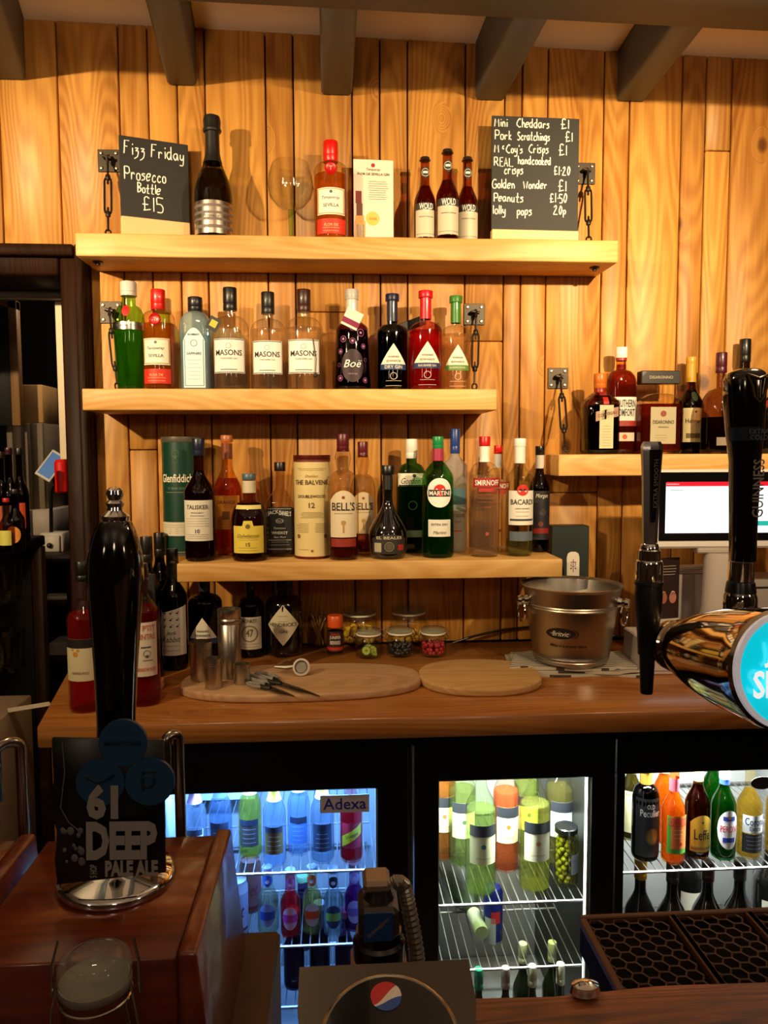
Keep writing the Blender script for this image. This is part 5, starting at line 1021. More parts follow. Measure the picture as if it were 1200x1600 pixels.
# bright vertical lamp strips inside the doors
def strip(px, py0, py1, Y, col, e, label, w=.003):
    A = at(px, py0, Y); C_ = at(px, py1, Y); o = MB().box((A.x - w, Y, .20), (A.x + w, Y + .006, FT - .045)).build('lamp_strip', P(col, .4, emit=e)); tag(o, label, 'lamp', 'upright lamp strips inside the fridges')
strip(918, 1222, 1550, -.515, 'dfe6ea', 1.1, 'thin white upright lamp strip behind the wine door of the two-door fridge')
strip(590.5, 1240, 1400, -.515, '5a86e0', .9, 'thin blue upright lamp strip at the edge of the blue-lit fridge', .002)
# centre post of the two-door fridge
fr2 = [o for o in COL.objects if o.name == 'bottle_fridge.001'][0]; MB().box((mid - .030 - fr2.location.x, -.515 - fr2.location.y, .09), (mid - fr2.location.x, -.0615 - fr2.location.y, FT - .032), .001).build('divider', P('121314', .4), fr2)
# ---- left fridge contents
def fb(name, label, cx, top, w, z, Y, H, **k):
    r = bottle(name, label, 'bottle', cx, None, w, z + .0004, Y, H=H, **k)
    return r
def placex(r, cx, py, Y): r[0].location.x = at(cx, py, Y).x; return r
SODA = (.52, .76, .42, 'cos')
for i, (cx, w, Y, gl, lq, lc, nc, lab) in enumerate([
    (305, 38, -.455, 'f4f8ff', 'd8ecff', 'dce6ee', 'd89ab0', 'soda bottle with a pink neck mark, nearest the steel pipe in the blue fridge'),
    (345, 37, -.430, 'dcecff', 'c8e4ff', '3a4a60', '3a4a60', 'clear soda bottle with a dark label before the pale carton, next to the yellow one'),
    (391, 37, -.420, 'f0f4c0', 'd8e070', '4a4438', 'c8c060', 'yellow lemonade bottle on the upper rack of the blue fridge'),
    (429, 37, -.455, 'e4f0ff', 'd0e8ff', '6a5420', 'c8b030', 'clear tonic bottle with a brown label and yellow neck mark'),
    (467, 36, -.415, 'e4f0ff', 'c8e4ff', '5a88c8', 'b8d0e8', 'clear soda bottle with a blue label beside the yellow-necked tonic'),
    (504, 38, -.450, 'dce8f0', 'c8dcf0', '2c3c50', 'e0d040', 'clear tonic bottle with a yellow and blue neck beneath the sticker')]):
    r = fb('soda_bottle', lab, cx, None, w, zl1, Y, .205, prof=SODA, glass=gl, liq=(lq, .62), cap=(.93, 'a0a8b0', 1.1), labels=[dict(z=(.14, .42), u=.85, c=lc, e=[('b', .36, .42, -.8, .8, '2a3040'), ('x', .18, .32, 4, -.6, .6, 'b0b8c8')]), dict(z=(.66, .80), u=1.0, c=nc)], seg=20, group='mixer bottles on the upper rack of the blue-lit fridge')
    placex(r, cx, 1300, Y)
r = fb('soda_bottle', 'red soft drink bottle with a slanted yellow label on the upper rack', 549, None, 37, zl1, -.45, .205, prof=SODA, glass='f0a0a0', liq=('c02030', .62), cap=(.93, 'c8b030', 1.1), labels=[dict(sh='rect', z=(.16, .42), u=.9, c='a81828'), dict(z=(0, 1), c=None, e=[('s', 'Schweppes', .29, 1.2, K, .05, 0, .35)]), ], seg=20); placex(r, 549, 1300, -.45)
Sx = r[1]; mbq = MB(); Rr = r[3]; Hh = r[2]
n = 8; vs = []
for i in range(n + 1):
    u = -.9 + 1.8 * i / n
    for d in (-.055, .055): vs.append(Sx(u * Rr, Hh * (.29 + .075 * u + d), .0008))
mbq.add(vs, [(2 * i, 2 * i + 2, 2 * i + 3, 2 * i + 1) for i in range(n)]); mbq.build('label', P('d8c820', .5), r[0])
for i, (cx, w, Y, gl, lc, ac, nc, lab) in enumerate([
    (419, 34, -.44, 'e8ecd8', '7a9cd8', '2848a8', '3a6ac8', 'pale soda bottle with an oval blue label on the lower rack'),
    (454, 32, -.455, 'e8505a', 'd0a8c8', 'b83898', 'c86ab0', 'red soda bottle with an oval pink label on the lower rack'),
    (488, 32, -.445, 'e8e0a0', 'c8c8c8', 'd85018', 'd87030', 'pale yellow soda bottle with an oval orange label on the lower rack'),
    (521, 33, -.455, 'd8e8e8', '2a3a58', '7ab848', '1c2430', 'clear soda bottle with an oval green-and-navy label on the lower rack'),
    (554, 33, -.440, '9848a0', 'b8b0d8', '7868b8', 'b8a8d8', 'purple soda bottle with an oval lilac label on the lower rack')]):
    r = fb('soda_bottle', lab, cx, None, w, zl2, Y, zl1 - zl2 - .016, prof=(.50, .72, .50, 'cos'), glass=gl, liq=(gl, .60), cap=(.94, '8a90a0', 1.1), labels=[dict(sh='circ', z=(.15, .50), u=.80, c=lc, e=[('b', .26, .38, -.74, .74, ac)]), dict(sh='circ', z=(.72, .90), u=.50, c=nc, e=[('c', .80, 0, .2, 'd8d8e8')])], seg=20, group='small mixer bottles on the lower rack of the blue-lit fridge')
    placex(r, cx, 1420, Y)
for i, (cx, Y, lab) in enumerate([(370, -.44, 'white and silver drinks can at the end of the lower rack'), (392, -.36, 'drinks can standing behind the white and silver one')]):
    X = at(cx, 1420, Y).x; t = thing('drinks_can', lab, 'can', (X, Y, zl2 + .0004), 0, 'drinks cans in the blue-lit fridge'); R = .024; Hc = .115
    MB().lathe([(R * .8, 0), (R, .006), (R, Hc * .88), (R * .84, Hc * .97), (R * .86, Hc), (R * .80, Hc), (R * .78, Hc * .975), (0, Hc * .975)], 24).build('body', P(['c8ccd4', '8a5a50'][i], .3, .6), t)
    Sc = lambda u, z, off=0: Vector(((R + off) * math.sin(u / R), -(R + off) * math.cos(u / R), z))
    add_label(t, Sc, Hc, R, dict(z=(.1, .8), u=1.3, c=['9aa4b8', '7a4a48'][i], e=[('s', 'Diet', .5, 1.6, '6a2030', .25), ('b', .12, .17, -1.2, 1.2, '5a1828')]))
for i, (cx, Y) in enumerate([(460, -.43), (500, -.41), (540, -.44), (475, -.30)]):
    r = fb('soda_bottle', ['dark soda bottle on the lowest rack, beneath the red one', 'dark soda bottle on the lowest rack, middle of three', 'dark soda bottle on the lowest rack by the hinge side', 'dark soda bottle on the lowest rack set behind the others'][i], cx, None, 34, .30, Y, .17, prof=(.50, .72, .50, 'cos'), glass='503060', liq=('401848', .6), cap=(.92, ['c83a68', '9a9aa8', 'b84a78', '6a9a70'][i], 1.2), seg=16, group='dark bottles on the lowest rack of the blue-lit fridge'); placex(r, cx, 1540, Y)
# pale backdrop box behind bottles
o = Bx('drinks_carton', P('dfe4ee', .6), None, (at(292, 1300, -.15).x, -.16, zl1 + .001), (at(400, 1300, -.15).x, -.09, zl1 + .19)); tag(o, 'pale drinks carton at the back of the blue-lit fridge', 'carton')
# door sticker
A = at(500, 1243, FY + .0075); C_ = at(577, 1268, FY + .0075); t = MB().box((-(C_.x - A.x) / 2, -.0006, -(A.z - C_.z) / 2), ((C_.x - A.x) / 2, 0, (A.z - C_.z) / 2)).build('door_sticker', P('c8c4d4', .5, emit=.0), loc=((A.x + C_.x) / 2, FY + .0075, (A.z + C_.z) / 2)); tag(t, 'pale rectangular maker sticker on the glass of the blue-lit fridge', 'sticker')
m1 = MB(); put_text(m1, 'Adexa', lambda u, z, off=0: Vector((u, -.0006 - off, z)), 0, 0, (C_.x - A.x) * .88, bold=.01, off=.0004); m1.build('lettering', P('1c2c9c', .5), t, smooth=False)
# ---- middle: wine
WN = (.60, .80, .36, 'cos')
def wine(cx, py, w, Y, gl, lq, lv, lc, lab, emb, H=.300, nm='white_wine_bottle', band='20242c'):
    r = fb(nm, lab, cx, None, w, zm1, Y, H, prof=WN, glass=gl, liq=(lq, lv), cap=(.88, '1c2418', 1.1), seg=24, labels=[dict(z=(.24, .52), u=.95, c=lc, e=[('b', .44, .52, -.95, .95, band), ('c', .37, 0, .16, emb), ('t', 'ESTATE WINE', .285, .9, '8a8a70', .012)])], group='wine bottles on the rack of the two-door fridge')
    placex(r, cx, py, Y)
wine(751, 1340, 50, -.445, 'dcf0cc', 'cfe49a', .60, 'd8dcb4', 'green-white wine bottle with a dark band, frontmost near the door hinge', '3a6a70')
wine(835, 1340, 50, -.440, 'ecf4d0', 'e8ec90', .62, 'dcdcc0', 'pale yellow wine bottle with a round orange emblem beside the olive jar', 'c08850')
wine(790, 1330, 42, -.36, 'f8dcd0', 'e88858', .62, 'd8d0b0', 'rosé wine bottle with an orange hen emblem between two white wines', 'd86820', .29, 'rose_wine_bottle')
wine(722, 1310, 44, -.33, 'd8e8c0', 'c8d898', .60, 'd0d8a8', 'white wine bottle standing behind the frontmost green-white one', '3a5a40', .29)
wine(692, 1300, 42, -.30, 'e8c8a0', 'd09858', .60, 'd8c8a0', 'wine bottle with a tan label at the hinge edge of the wine rack', 'a06030', .29)
wine(822, 1300, 40, -.30, 'dce8c0', 'd0d890', .60, 'd8d890', 'white wine bottle behind the pale yellow one', '5a7a40', .28)
wine(875, 1300, 48, -.34, 'f0f0d0', 'e8e0a0', .60, 'd0dcd8', 'clear wine bottle with a white label behind the olive jar', '8a9aa0', .29)
wine(916, 1300, 36, -.30, 'c8c8a8', '8a8a60', .60, 'd8d0b0', 'wine bottle with a cream label next to the lamp strip', '5a4a30', .28)
X = at(884, 1340, -.43).x; R = 20 * mpp(-.43); t = thing('olive_jar', 'glass jar of green olives with a black lid on the wine rack', 'jar', (X, -.43, zm1 + .0004)); Hj = at(884, 1290, -.43).z - zm1
MB().lathe([(R * .9, 0), (R, .006), (R, Hj * .84), (R * .84, Hj * .90), (R * .84, Hj * .95)], 28).build('body', G('e0e8c0'), t); MB().lathe([(R * .90, Hj * .90), (R * .95, Hj * .91), (R * .95, Hj * .99), (R * .88, Hj), (0, Hj)], 28).build('lid', P('101216', .25, coat=.5), t)
Sj = lambda u, z, off=0: Vector(((R + off) * math.sin(u / R), -(R + off) * math.cos(u / R), z)); add_label(t, Sj, Hj, R, dict(z=(.24, .58), u=.50, u0=.65, c='a8b4c0', e=[('x', .28, .54, 8, -.4, .4, '5a6470')]))
heap(X, -.43, R, Hj, zm1 + .004, 260, .0068, P('8f8a30', .4), 'olives', 'green olives filling the black-lidded jar', 'olives', top=.80)
# can and a lying bottle under it
X = at(770, 1450, -.40).x; t = thing('energy_drink_can', 'slim blue and silver can under the wine rack', 'can', (X, -.40, zm2 + .0004)); R = .0265 * .8; Hc = zm1 - zm2 - .02
MB().lathe([(R * .8, 0), (R, .006), (R, Hc * .92), (R * .84, Hc * .98), (R * .80, Hc)], 24).build('body', P('1c2c80', .25, .6), t)
Sc2 = lambda u, z, off=0: Vector(((R + off) * math.sin(u / R), -(R + off) * math.cos(u / R), z)); add_label(t, Sc2, Hc, R, dict(z=(.02, .5), u=.6, u0=-.5, c='b0b4c0', e=[])); add_label(t, Sc2, Hc, R, dict(z=(.4, .62), u=.5, u0=.1, c='b02028', e=[]))
A = at(742, 1470, -.42); t = thing('lying_bottle', 'wine bottle lying on its side with its capped neck towards the door', 'bottle', (A.x, -.25, zm2 + .0375), math.radians(4))
M = Matrix.Rotation(PI / 2, 4, 'X')
MB().lathe([(.030, -.13), (.036, -.12), (.036, .04), (.014, .10), (.013, .17), (0, .17)], 24, mat=M).build('body', P('1c2814', .15, coat=.6), t); MB().lathe([(.0150, .11), (.0152, .176), (.0148, .182), (0, .182)], 24, mat=M).build('cap', P('9aa088', .4), t)
for i, (cx, py, cc) in enumerate([(817, 1474, 'd8d8b8'), (863, 1472, 'd8d8b8'), (832, 1509, 'd8d8b8'), (876, 1506, 'd8d8b8'), (790, 1516, 'b0a0a0'), (748, 1545, '2a8a6a'), (918, 1540, '8a9a60')]):
    zt_ = .36; p = onz(cx, py, zt_); p.y = max(-.49, min(-.12, p.y)); X = at(cx, py, p.y).x
    r = bottle('wine_bottle', ['dark bottle with a pale cap, back row below the wine rack, nearer the can', 'dark bottle with a pale cap, back row below the wine rack, nearer the lamp strip', 'dark bottle with a pale cap, front row below the wine rack, nearer the can', 'dark bottle with a pale cap, front row below the wine rack, nearer the lamp strip', 'bottle with a grey cap beneath the wine rack', 'bottle with a green foil cap beneath the wine rack', 'green bottle beneath the wine rack by the lamp strip'][i], 'bottle', cx, None, 33, .0905, p.y, H=zt_ - .09, prof=(.60, .80, .36, 'cos'), cap=(.84, cc, 1.25), body=P('141c10', .15, coat=.6), seg=16, group='capped bottles at the bottom of the wine side'); r[0].location.x = X
# ---- right: beers
def beer(cx, w, Y, H, lab, gl, lq, prof, cap, labels, foil=None):
    r = fb('beer_bottle', lab, cx, None, w, zr1, Y, H, prof=prof, glass=gl, liq=(lq, .68), cap=cap, labels=labels, foil=foil, seg=24, crimp=True); placex(r, cx, 1290, Y)
BP = (.52, .74, .40, 'cos')
beer(1008, 44, -.435, .205, 'black ale bottle with white lettering and a gold foil neck', '201c1c', '0c0a0c', (.62, .80, .42, 'ell'), (.95, 'c09a3a', 1.1), [dict(z=(.06, .68), u=1.15, c='14161c', e=[('t', 'OLD', .60, .55, 'e0e0e0', .05), ('t', 'Peculier', .53, 1.5, 'e0e0e0', .075), ('c', .28, .15, .50, '6a5430', 1.3), ('c', .28, .15, .38, '8a7038', 1.3)])], foil=(.80, .95, 'b8963c'))
beer(1052, 38, -.455, .215, 'orange-amber beer bottle with a red and green label', 'f0a850', 'e88c28', BP, (.95, 'c8b060', 1.1), [dict(z=(.12, .50), u=.95, c='4c9a30', e=[('b', .17, .50, -.6, .95, 'd8783c'), ('t', 'DESPERADOS', .44, 1.7, 'c82830', .085), ('x', .28, .36, 3, -.4, .4, 'e8d8b0'), ('c', .22, .25, .15, 'a82018')]), dict(z=(.72, .85), u=1.0, c='d05060')])
beer(1036, 36, -.37, .22, 'orange-amber beer bottle half hidden behind the black ale', 'f0a850', 'e88c28', BP, (.95, 'c8b060', 1.1), [dict(z=(.72, .85), u=1.0, c='d86070')])
beer(1089, 40, -.435, .225, 'brown beer bottle with a yellow label and gold neck foil', '6a3410', '4a1c08', (.50, .74, .38, 'cos'), (.96, 'b09040', 1.1), [dict(sh='arch', z=(.08, .44), u=.98, c='d0a838', e=[('t', 'Leffe', .25, 1.3, K, .10), ('b', .10, .13, -.9, .9, '8a6a20'), ('c', .37, 0, .10, '6a4a18')])], foil=(.74, .96, 'b8a878'))
beer(1130, 40, -.445, .225, 'green beer bottle with a white oval label and blue neck band', '3a8a3a', '1c6420', (.50, .74, .38, 'cos'), (.96, 'e0e0e0', 1.1), [dict(sh='circ', z=(.12, .50), u=.95, c='d8dce4', e=[('b', .40, .44, -.5, .5, '24389a'), ('t', 'PERONI', .32, 1.4, 'b02028', .065), ('b', .19, .235, -.5, .5, '24389a'), ('c', .43, 0, .15, 'c0a050')]), dict(z=(.72, .77), u=1.2, c='24489a')], foil=(.77, .96, 'dcdce0'))
beer(1112, 36, -.35, .22, 'green beer bottle with a blue and white neck set behind the oval-labelled one', '3a8a3a', '1c6420', (.50, .74, .38, 'cos'), (.96, 'e0e0e0', 1.1), [], foil=(.77, .96, 'c8d0e0'))
beer(1170, 40, -.445, .215, 'clear beer bottle with yellow beer and a white and navy printed label', 'f0e0a8', 'd8b850', BP, (.95, 'c0b070', 1.1), [dict(z=(.28, .46), u=1.0, c='d4dce0', e=[('t', 'Corona', .40, 1.6, '1c2450', .08), ('t', 'Extra', .33, .9, '1c2450', .045)]), dict(z=(.08, .27), u=1.0, c='1c2028', e=[('x', .12, .24, 4, -.7, .7, '9aa0a8')])])
beer(1215, 40, -.44, .215, 'beer bottle at the far end of the beer rack', 'd8c8a0', 'c8a850', BP, (.95, 'c0b070', 1.1), [dict(z=(.15, .45), u=1, c='c8c8c0')])
beer(985, 36, -.35, .21, 'bottle with a cream label at the divider end of the beer rack', '9a9a60', '6a6030', BP, (.95, '8a8a80', 1.1), [dict(z=(.1, .55), u=1, c='d8d4a8')])
for i, (cx, Y) in enumerate([(1000, -.40), (1050, -.42), (1105, -.42), (1155, -.42), (1075, -.25), (1200, -.30)]):
    r = bottle('wine_bottle', ['dark bottle below the beers with a yellow mark, next to the divider', 'dark bottle below the amber beer', 'dark bottle below the yellow-labelled beer', 'dark bottle below the green beer with a white label at its foot', 'dark bottle set back below the beers', 'dark bottle in the far corner below the beers'][i], 'bottle', cx, None, 50, zr1 - .3345, Y, H=.31, prof=(.60, .80, .36, 'cos'), cap=(.86, ['b8901c', '1c1c20', '3a1014', '1c1c20', '6a1018', '28282c'][i], 1.15), glass='181812', liq=('0c0806', .7), body=P('0c0d0b', .12, coat=.7), labels=[dict(z=(.25, .5), u=.9, c='c8c8b8')], seg=16, group='dark bottles below the beers'); r[0].location.x = at(cx, 1400, Y).x
A = at(1188, 1222, FY + .0075); o = MB().lathe([(.024, 0), (.024, .0008), (0, .0008)], 24, mat=Matrix.Rotation(PI / 2, 4, 'X') @ Matrix.Diagonal((1, .55, 1, 1))).build('door_badge', P('2c2a2a', .4), loc=(A.x + .004, FY + .0078, A.z - .002)); tag(o, 'dark oval badge on the glass over the clear beer bottle', 'badge')
# ================================================================== the bar in front
BZ = 1.10
bar = thing('bar_counter', 'rough dark wooden bar top along the bottom edge of the view', 'bar', (0, 0, 0))
e0 = onz(440, 1572, BZ); e1 = onz(1200, 1527, BZ); sl = (e1.y - e0.y) / (e1.x - e0.x); n = 40; xs0, xs1 = -1.2, 1.6; pts = [(xs0, -2.30)]
for i in range(n + 1):
    x = xs0 + (xs1 - xs0) * i / n
    if x < e0.x - .02: continue
    pts.append((x, e0.y + (x - e0.x) * sl + .002 * math.sin(x * 37) + .0015 * math.sin(x * 91)))
pts.append((xs1, -2.30)); pts[0] = (e0.x - .02, -2.30)
MB().prism(pts[::-1], BZ - .045, BZ, .004, seg=2).build('bar_top', RUST, bar, ang=60)
LZ = .90
MB().box((e0.x - .02, -2.28, 0), (1.6, -1.60, BZ - .046)).build('front_panel', P('1c0f08', .6), bar)
p0 = onz(438, 1452, LZ); lc = MB().box((-1.3, -2.28, 0), (p0.x, p0.y, LZ), .004).build('side_counter', wood('sidec', '2a160b', '4a2a14', 'X', .5, .3, .2), bar, ang=50)
# pump boxes
def pumpbox(L, R_, far, near, label, z=1.03):
    a = onz(L, far, z); b = onz(R_, far, z); yn = onz(300, near, z).y; x0, x1 = a.x, b.x
    t = thing('pump_box', label, 'box', ((x0 + x1) / 2, (a.y + yn) / 2, LZ + .0004), 0, 'mahogany beer-pump boxes'); ox, oy = (x0 + x1) / 2, (a.y + yn) / 2; h = z - LZ
    MB().box((x0 - ox, yn - oy, 0), (x1 - ox, a.y - oy, h - .002), .002).build('box_top', MAHOG, t, ang=50)
    sd = MB(); y0, y1 = yn - oy - .004, a.y - oy + .002
    sd.hull([(x1 - ox + .001, y0, 0), (x1 - ox + .030, y0, 0), (x1 - ox + .001, y1, 0), (x1 - ox + .030, y1, 0), (x1 - ox + .001, y0, h + .004), (x1 - ox + .016, y0, h + .004), (x1 - ox + .001, y1, h + .004), (x1 - ox + .016, y1, h + .004)],
            [(0, 1, 3, 2), (4, 6, 7, 5), (0, 4, 5, 1), (2, 3, 7, 6), (0, 2, 6, 4), (1, 5, 7, 3)], .003, seg=2); sd.build('side_moulding', MAHOG, t, ang=50)
    return t, ox, oy, z
pumpbox(74, 334, 1311, 1492, 'reddish mahogany box carrying the hand pump')
pumpbox(-210, 24, 1318, 1500, 'second mahogany pump box at the edge next to the first')
# hand pump
PY = -1.285; m = mpp(PY)
X = at(184, 1400, PY).x; t = thing('hand_pump', 'beer hand pump with a glossy black handle, chrome finial and round chrome foot', 'beer pump', (X, PY, 1.0303)); t.rotation_euler.y = .024; z_ = lambda py: at(184, py, PY).z - 1.0303
Rf = 90 * m
tilt = Matrix.Identity(4)
MB().lathe([(0, 0), (Rf, 0), (Rf * 1.02, .003), (Rf, .006), (Rf * .93, .009), (Rf * .60, .013), (Rf * .5, .016), (Rf * .46, .024), (Rf * .40, .034), (Rf * .26, .042), (Rf * .22, .055), (.012, .060), (.012, .09), (0, .09)], 48, caps=False).build('foot', CHROME, t, ang=40)
pf = [(30, 1345), (31, 1200), (30, 1135), (31, 1100), (34, 1040), (38, 980), (42, 930), (43.5, 900), (42, 870), (37, 845), (31, 828), (25, 815), (20, 812)]
MB().lathe([(.010, z_(1365))] + [(r * m * .97, z_(y)) for r, y in pf] + [(0, z_(812))], 40, caps=False, mat=Matrix.Translation((0, 0, 0))).build('handle', P('030303', .10, coat=.5), t, ang=50)
fp = [(21, 813), (23, 806), (20, 803), (13, 797), (12, 792), (14, 788), (15, 786), (12, 783), (10, 781), (12, 777), (14, 772), (13, 766), (9, 762), (0, 760)]
MB().lathe([(r * m * .95, z_(y)) for r, y in fp], 28, caps=False).build('finial', CHROME, t, ang=30)
# pump clip
cy = -PY; cyY = -.048
Lx = lambda px: at(px, 1250, PY - .045).x - X; Lz = lambda py: at(180, py, PY - .045).z - 1.0303
out = [(88, 1372), (257, 1358), (254, 1150), (236, 1140), (240, 1145), (84, 1150), (82, 1180), (84, 1210), (79, 1245), (84, 1270), (90, 1300), (85, 1335)]
out = [(88, 1374), (257, 1358), (254, 1152), (82, 1148), (83, 1185), (84, 1215), (79, 1245), (80, 1268), (88, 1290), (87, 1315), (84, 1335)]
M = Matrix.Translation((0, cyY, 0)) @ Matrix.Rotation(PI / 2, 4, 'X')
cl = MB().prism([(Lx(a), Lz(b)) for a, b in out], 0, .004, .0006, mat=M).build('pump_clip', P('07090c', .35), t, ang=50)
for i, (cx_, cy_, rr, tx) in enumerate([(193, 1154, 35, 'MARSTONS'), (158, 1215, 35, ''), (234, 1214, 36, '')]):
    cc = MB().lathe([(rr * m * .94, 0), (rr * m * .94, .003), (0, .003)], 36, c=(0, 0, 0), mat=Matrix.Translation((Lx(cx_), cyY - .0042, Lz(cy_))) @ M.to_3x3().to_4x4(), caps=True)
    cc.lathe([(rr * m * .99, -.001), (rr * m * .99, .0028), (rr * m * .94, .0029)], 36, mat=Matrix.Translation((Lx(cx_), cyY - .0042, Lz(cy_))) @ M.to_3x3().to_4x4())
    d = cc.build('disc', P('123a5a', .45), cl, ang=50)
    mb = MB(); FSx = lambda u, z, off=0: Vector((u, cyY - .0074 - off, z))
    if i == 0: put_text(mb, tx, FSx, Lx(cx_), Lz(cy_), 52 * m, bold=.03)
    if i == 1: mb.tube([FSx(Lx(135), Lz(1204)), FSx(Lx(156), Lz(1216)), FSx(Lx(180), Lz(1203))], .0012, 5).tube([FSx(Lx(136), Lz(1208)), FSx(Lx(156), Lz(1213)), FSx(Lx(176), Lz(1208))], .0009, 5)
    if i == 2: mb.tube([FSx(Lx(232) + .0055 * math.cos(k), Lz(1213) + .0055 * math.sin(k)) for k in [j * PI / 8 for j in range(16)]], .0013, 5, closed=True).tube([FSx(Lx(224), Lz(1228)), FSx(Lx(224), Lz(1198)), FSx(Lx(246), Lz(1198))], .001, 5)
    mb.build('print', P('081c30', .4), d)
mb = MB(); FS2 = lambda u, z, off=0: Vector((u, cyY - .0074 - off, z))
for tx, a, b, y0, y1 in [('61', 137, 186, 1216, 1271), ('DEEP', 136, 246, 1274, 1333), ('PALE ALE', 165, 247, 1334, 1359)]:
    put_text(mb, tx, FS2, (Lx(a) + Lx(b)) / 2, (Lz(y0) + Lz(y1)) / 2, Lx(b) - Lx(a), Lz(y0) - Lz(y1), bold=.055, off=.0005)
put_text(mb, '5 HOP', FS2, Lx(147), Lz(1350), Lz(1342) - Lz(1362), .006, bold=.02, rot=PI / 2, off=.0005)
mb.build('lettering', P('8a8780', .5), cl, smooth=False)
mb = MB(); random.seed(4)
for k in range(16): mb.ball((Lx(random.uniform(92, 130)), cyY - .0045, Lz(random.uniform(1285, 1350))), random.uniform(.0012, .0034), 6, 4, sc=(1, .25, 1.2))
mb.tube([(Lx(99), cyY - .0045, Lz(1155)), (Lx(102), cyY - .0045, Lz(1200)), (Lx(95), cyY - .0045, Lz(1255)), (Lx(108), cyY - .0045, Lz(1278)), (Lx(125), cyY - .0045, Lz(1292))], .0005, 5)
mb.build('print', P('5a5a58', .6), cl)
# steel pipes behind the pumps
for (pa, pb, top, lab) in [(268, 279, 1146, 'bent steel pipe rising behind the hand pump and its clip'), (8, 32, 1156, 'bent steel pipe rising at the edge behind the second pump box')]:
    Yp = onz(300, 1452, LZ).y - .016; A = at(pa, top, Yp); C_ = at(pb, top, Yp); r = (C_.x - A.x) / 2 + .002; zt_ = A.z - r
    pts = [(A.x - r * .2, Yp - .05, zt_ - .10)] if False else []
    pts = [(C_.x, Yp, LZ + .0005), (C_.x, Yp, zt_)] + [(C_.x - r + r * math.cos(k), Yp - r * .8 * (1 - math.cos(k)), zt_ + r * math.sin(k)) for k in [PI * j / 8 for j in range(1, 9)]] + [(C_.x - 2 * r, Yp - r * 1.6, zt_ - .05)]
    o = MB().tube(pts, .0058, 12).build('steel_pipe', P('8a8278', .25, 1)); tag(o, lab, 'pipe', 'bent steel pipes behind the pump boxes')
# storage jar in front
clipjar(150, 1442, 1560, 124, 'clip-top storage jar with dark contents standing before the hand pump', True, None, z=LZ + .0004, name='storage_jar', Yf=-1.455, lk=.6)
jr = [o for o in COL.objects if o.name == 'storage_jar'][0]
R = 64 * mpp(-1.455); Hj = .17
MB().lathe([(0, .006), (R * .82, .006), (R * .93, .02), (R * .93, Hj * .42), (0, Hj * .42)], 32, caps=False).build('filling', P('2a1008', .6, noise=.4), jr)
# ---- soda gun, hose and holster
HY = -1.575
A = at(468, 1512, HY); C_ = at(732, 1500, HY); xm = (A.x + C_.x) / 2; w = (C_.x - A.x) / 2
t = thing('gun_holster', 'dark metal soda-gun holster plate with an oval panel and round cola emblem', 'holster', (xm, HY, BZ + .0004)); zt_ = A.z - BZ
# sloping plate: back edge high, front edge resting on the bar
yf = -.10; slope = Matrix(((1, 0, 0, 0), (0, 1, 0, 0), (0, 0, 1, 0), (0, 0, 0, 1)))
def PS(u, v, off=0):                      # u across, v down the slope 0..1
    nrm = Vector((0, -zt_ * .9, -yf)).normalized(); nrm = Vector((0, -(zt_ - .006), .10)).normalized()
    return Vector((u, yf * v, zt_ - (zt_ - .006) * v)) + nrm * off
mb = MB(); prof2 = [(-1, 0), (-1, .25), (-.88, .55), (-.66, .80), (-.35, .95), (0, 1.0), (.35, .95), (.66, .80), (.88, .55), (1, .25), (1, 0)]
vs = [PS(a * w, b, 0) for a, b in prof2] + [PS(a * w, b, -.005) for a, b in prof2]; n = len(prof2)
mb.hull(vs, [tuple(range(n)), tuple(range(2 * n - 1, n - 1, -1))] + [(i, (i + 1) % n, n + (i + 1) % n, n + i) for i in range(n)]); mb.build('plate', P('5a534c', .3, .9), t, ang=40)
MB().box((-w * .5, -.03, 0), (w * .5, -.012, zt_ * .5)).build('foot', P('1a1816', .5), t)
mb = MB(); E = lambda k, q, off: PS(w * .72 * q * math.cos(k), .46 + .36 * q * math.sin(k), off); n = 40
mb.add([E(0, 0, .0022)] + [E(2 * PI * i / n, 1, .0022) for i in range(n)] + [E(2 * PI * i / n, 1, 0) for i in range(n)], [(0, 1 + i, 1 + (i + 1) % n) for i in range(n)] + [(1 + i, 1 + (i + 1) % n, 1 + n + (i + 1) % n, 1 + n + i) for i in range(n)]); ov = mb.build('oval_panel', P('060606', .12, coat=.6), t, ang=30)
mb = MB().tube([E(2 * PI * i / n, 1.02, .001) for i in range(n)], .0016, 6, closed=True); mb.build('rim', P('b0a898', .2, 1), t)
rr = 24.5 * mpp(HY); cen = (-.0006, .215); vk = .10 / math.hypot(.10, zt_) ;
def D(x, y, off=.0026): return PS(cen[0] + x * rr, cen[1] - y * rr / math.hypot(.10, zt_), off)
def dpoly(lo, hi, n=16): return [D(x, lo(x)) for x in [-1 + 2 * i / n for i in range(n + 1)]] + [D(x, hi(x)) for x in [-1 + 2 * i / n for i in range(n, -1, -1)]]
cir = lambda x: math.sqrt(max(0, 1 - x * x)); clampc = lambda x, v: max(-cir(x), min(cir(x), v))
w1 = lambda x: clampc(x, .55 * x + .25 * math.sin(2.4 * x) - .12 + .2); w2 = lambda x: clampc(x, .25 * x - .38 + .12 * math.sin(2.4 * x))
for lo, hi, c in [(w1, cir, 'b01c1c'), (w2, w1, 'c8c0b4'), (lambda x: -cir(x), w2, '1c4890')]:
    n = 24; mb = MB(); xs_ = [-1 + 2 * i / n for i in range(n + 1)]; mb.add([D(x, lo(x)) for x in xs_] + [D(x, max(lo(x), hi(x))) for x in xs_], [(i, i + 1, n + 2 + i, n + 1 + i) for i in range(n)]); mb.build('emblem', P(c, .35), ov, smooth=False)
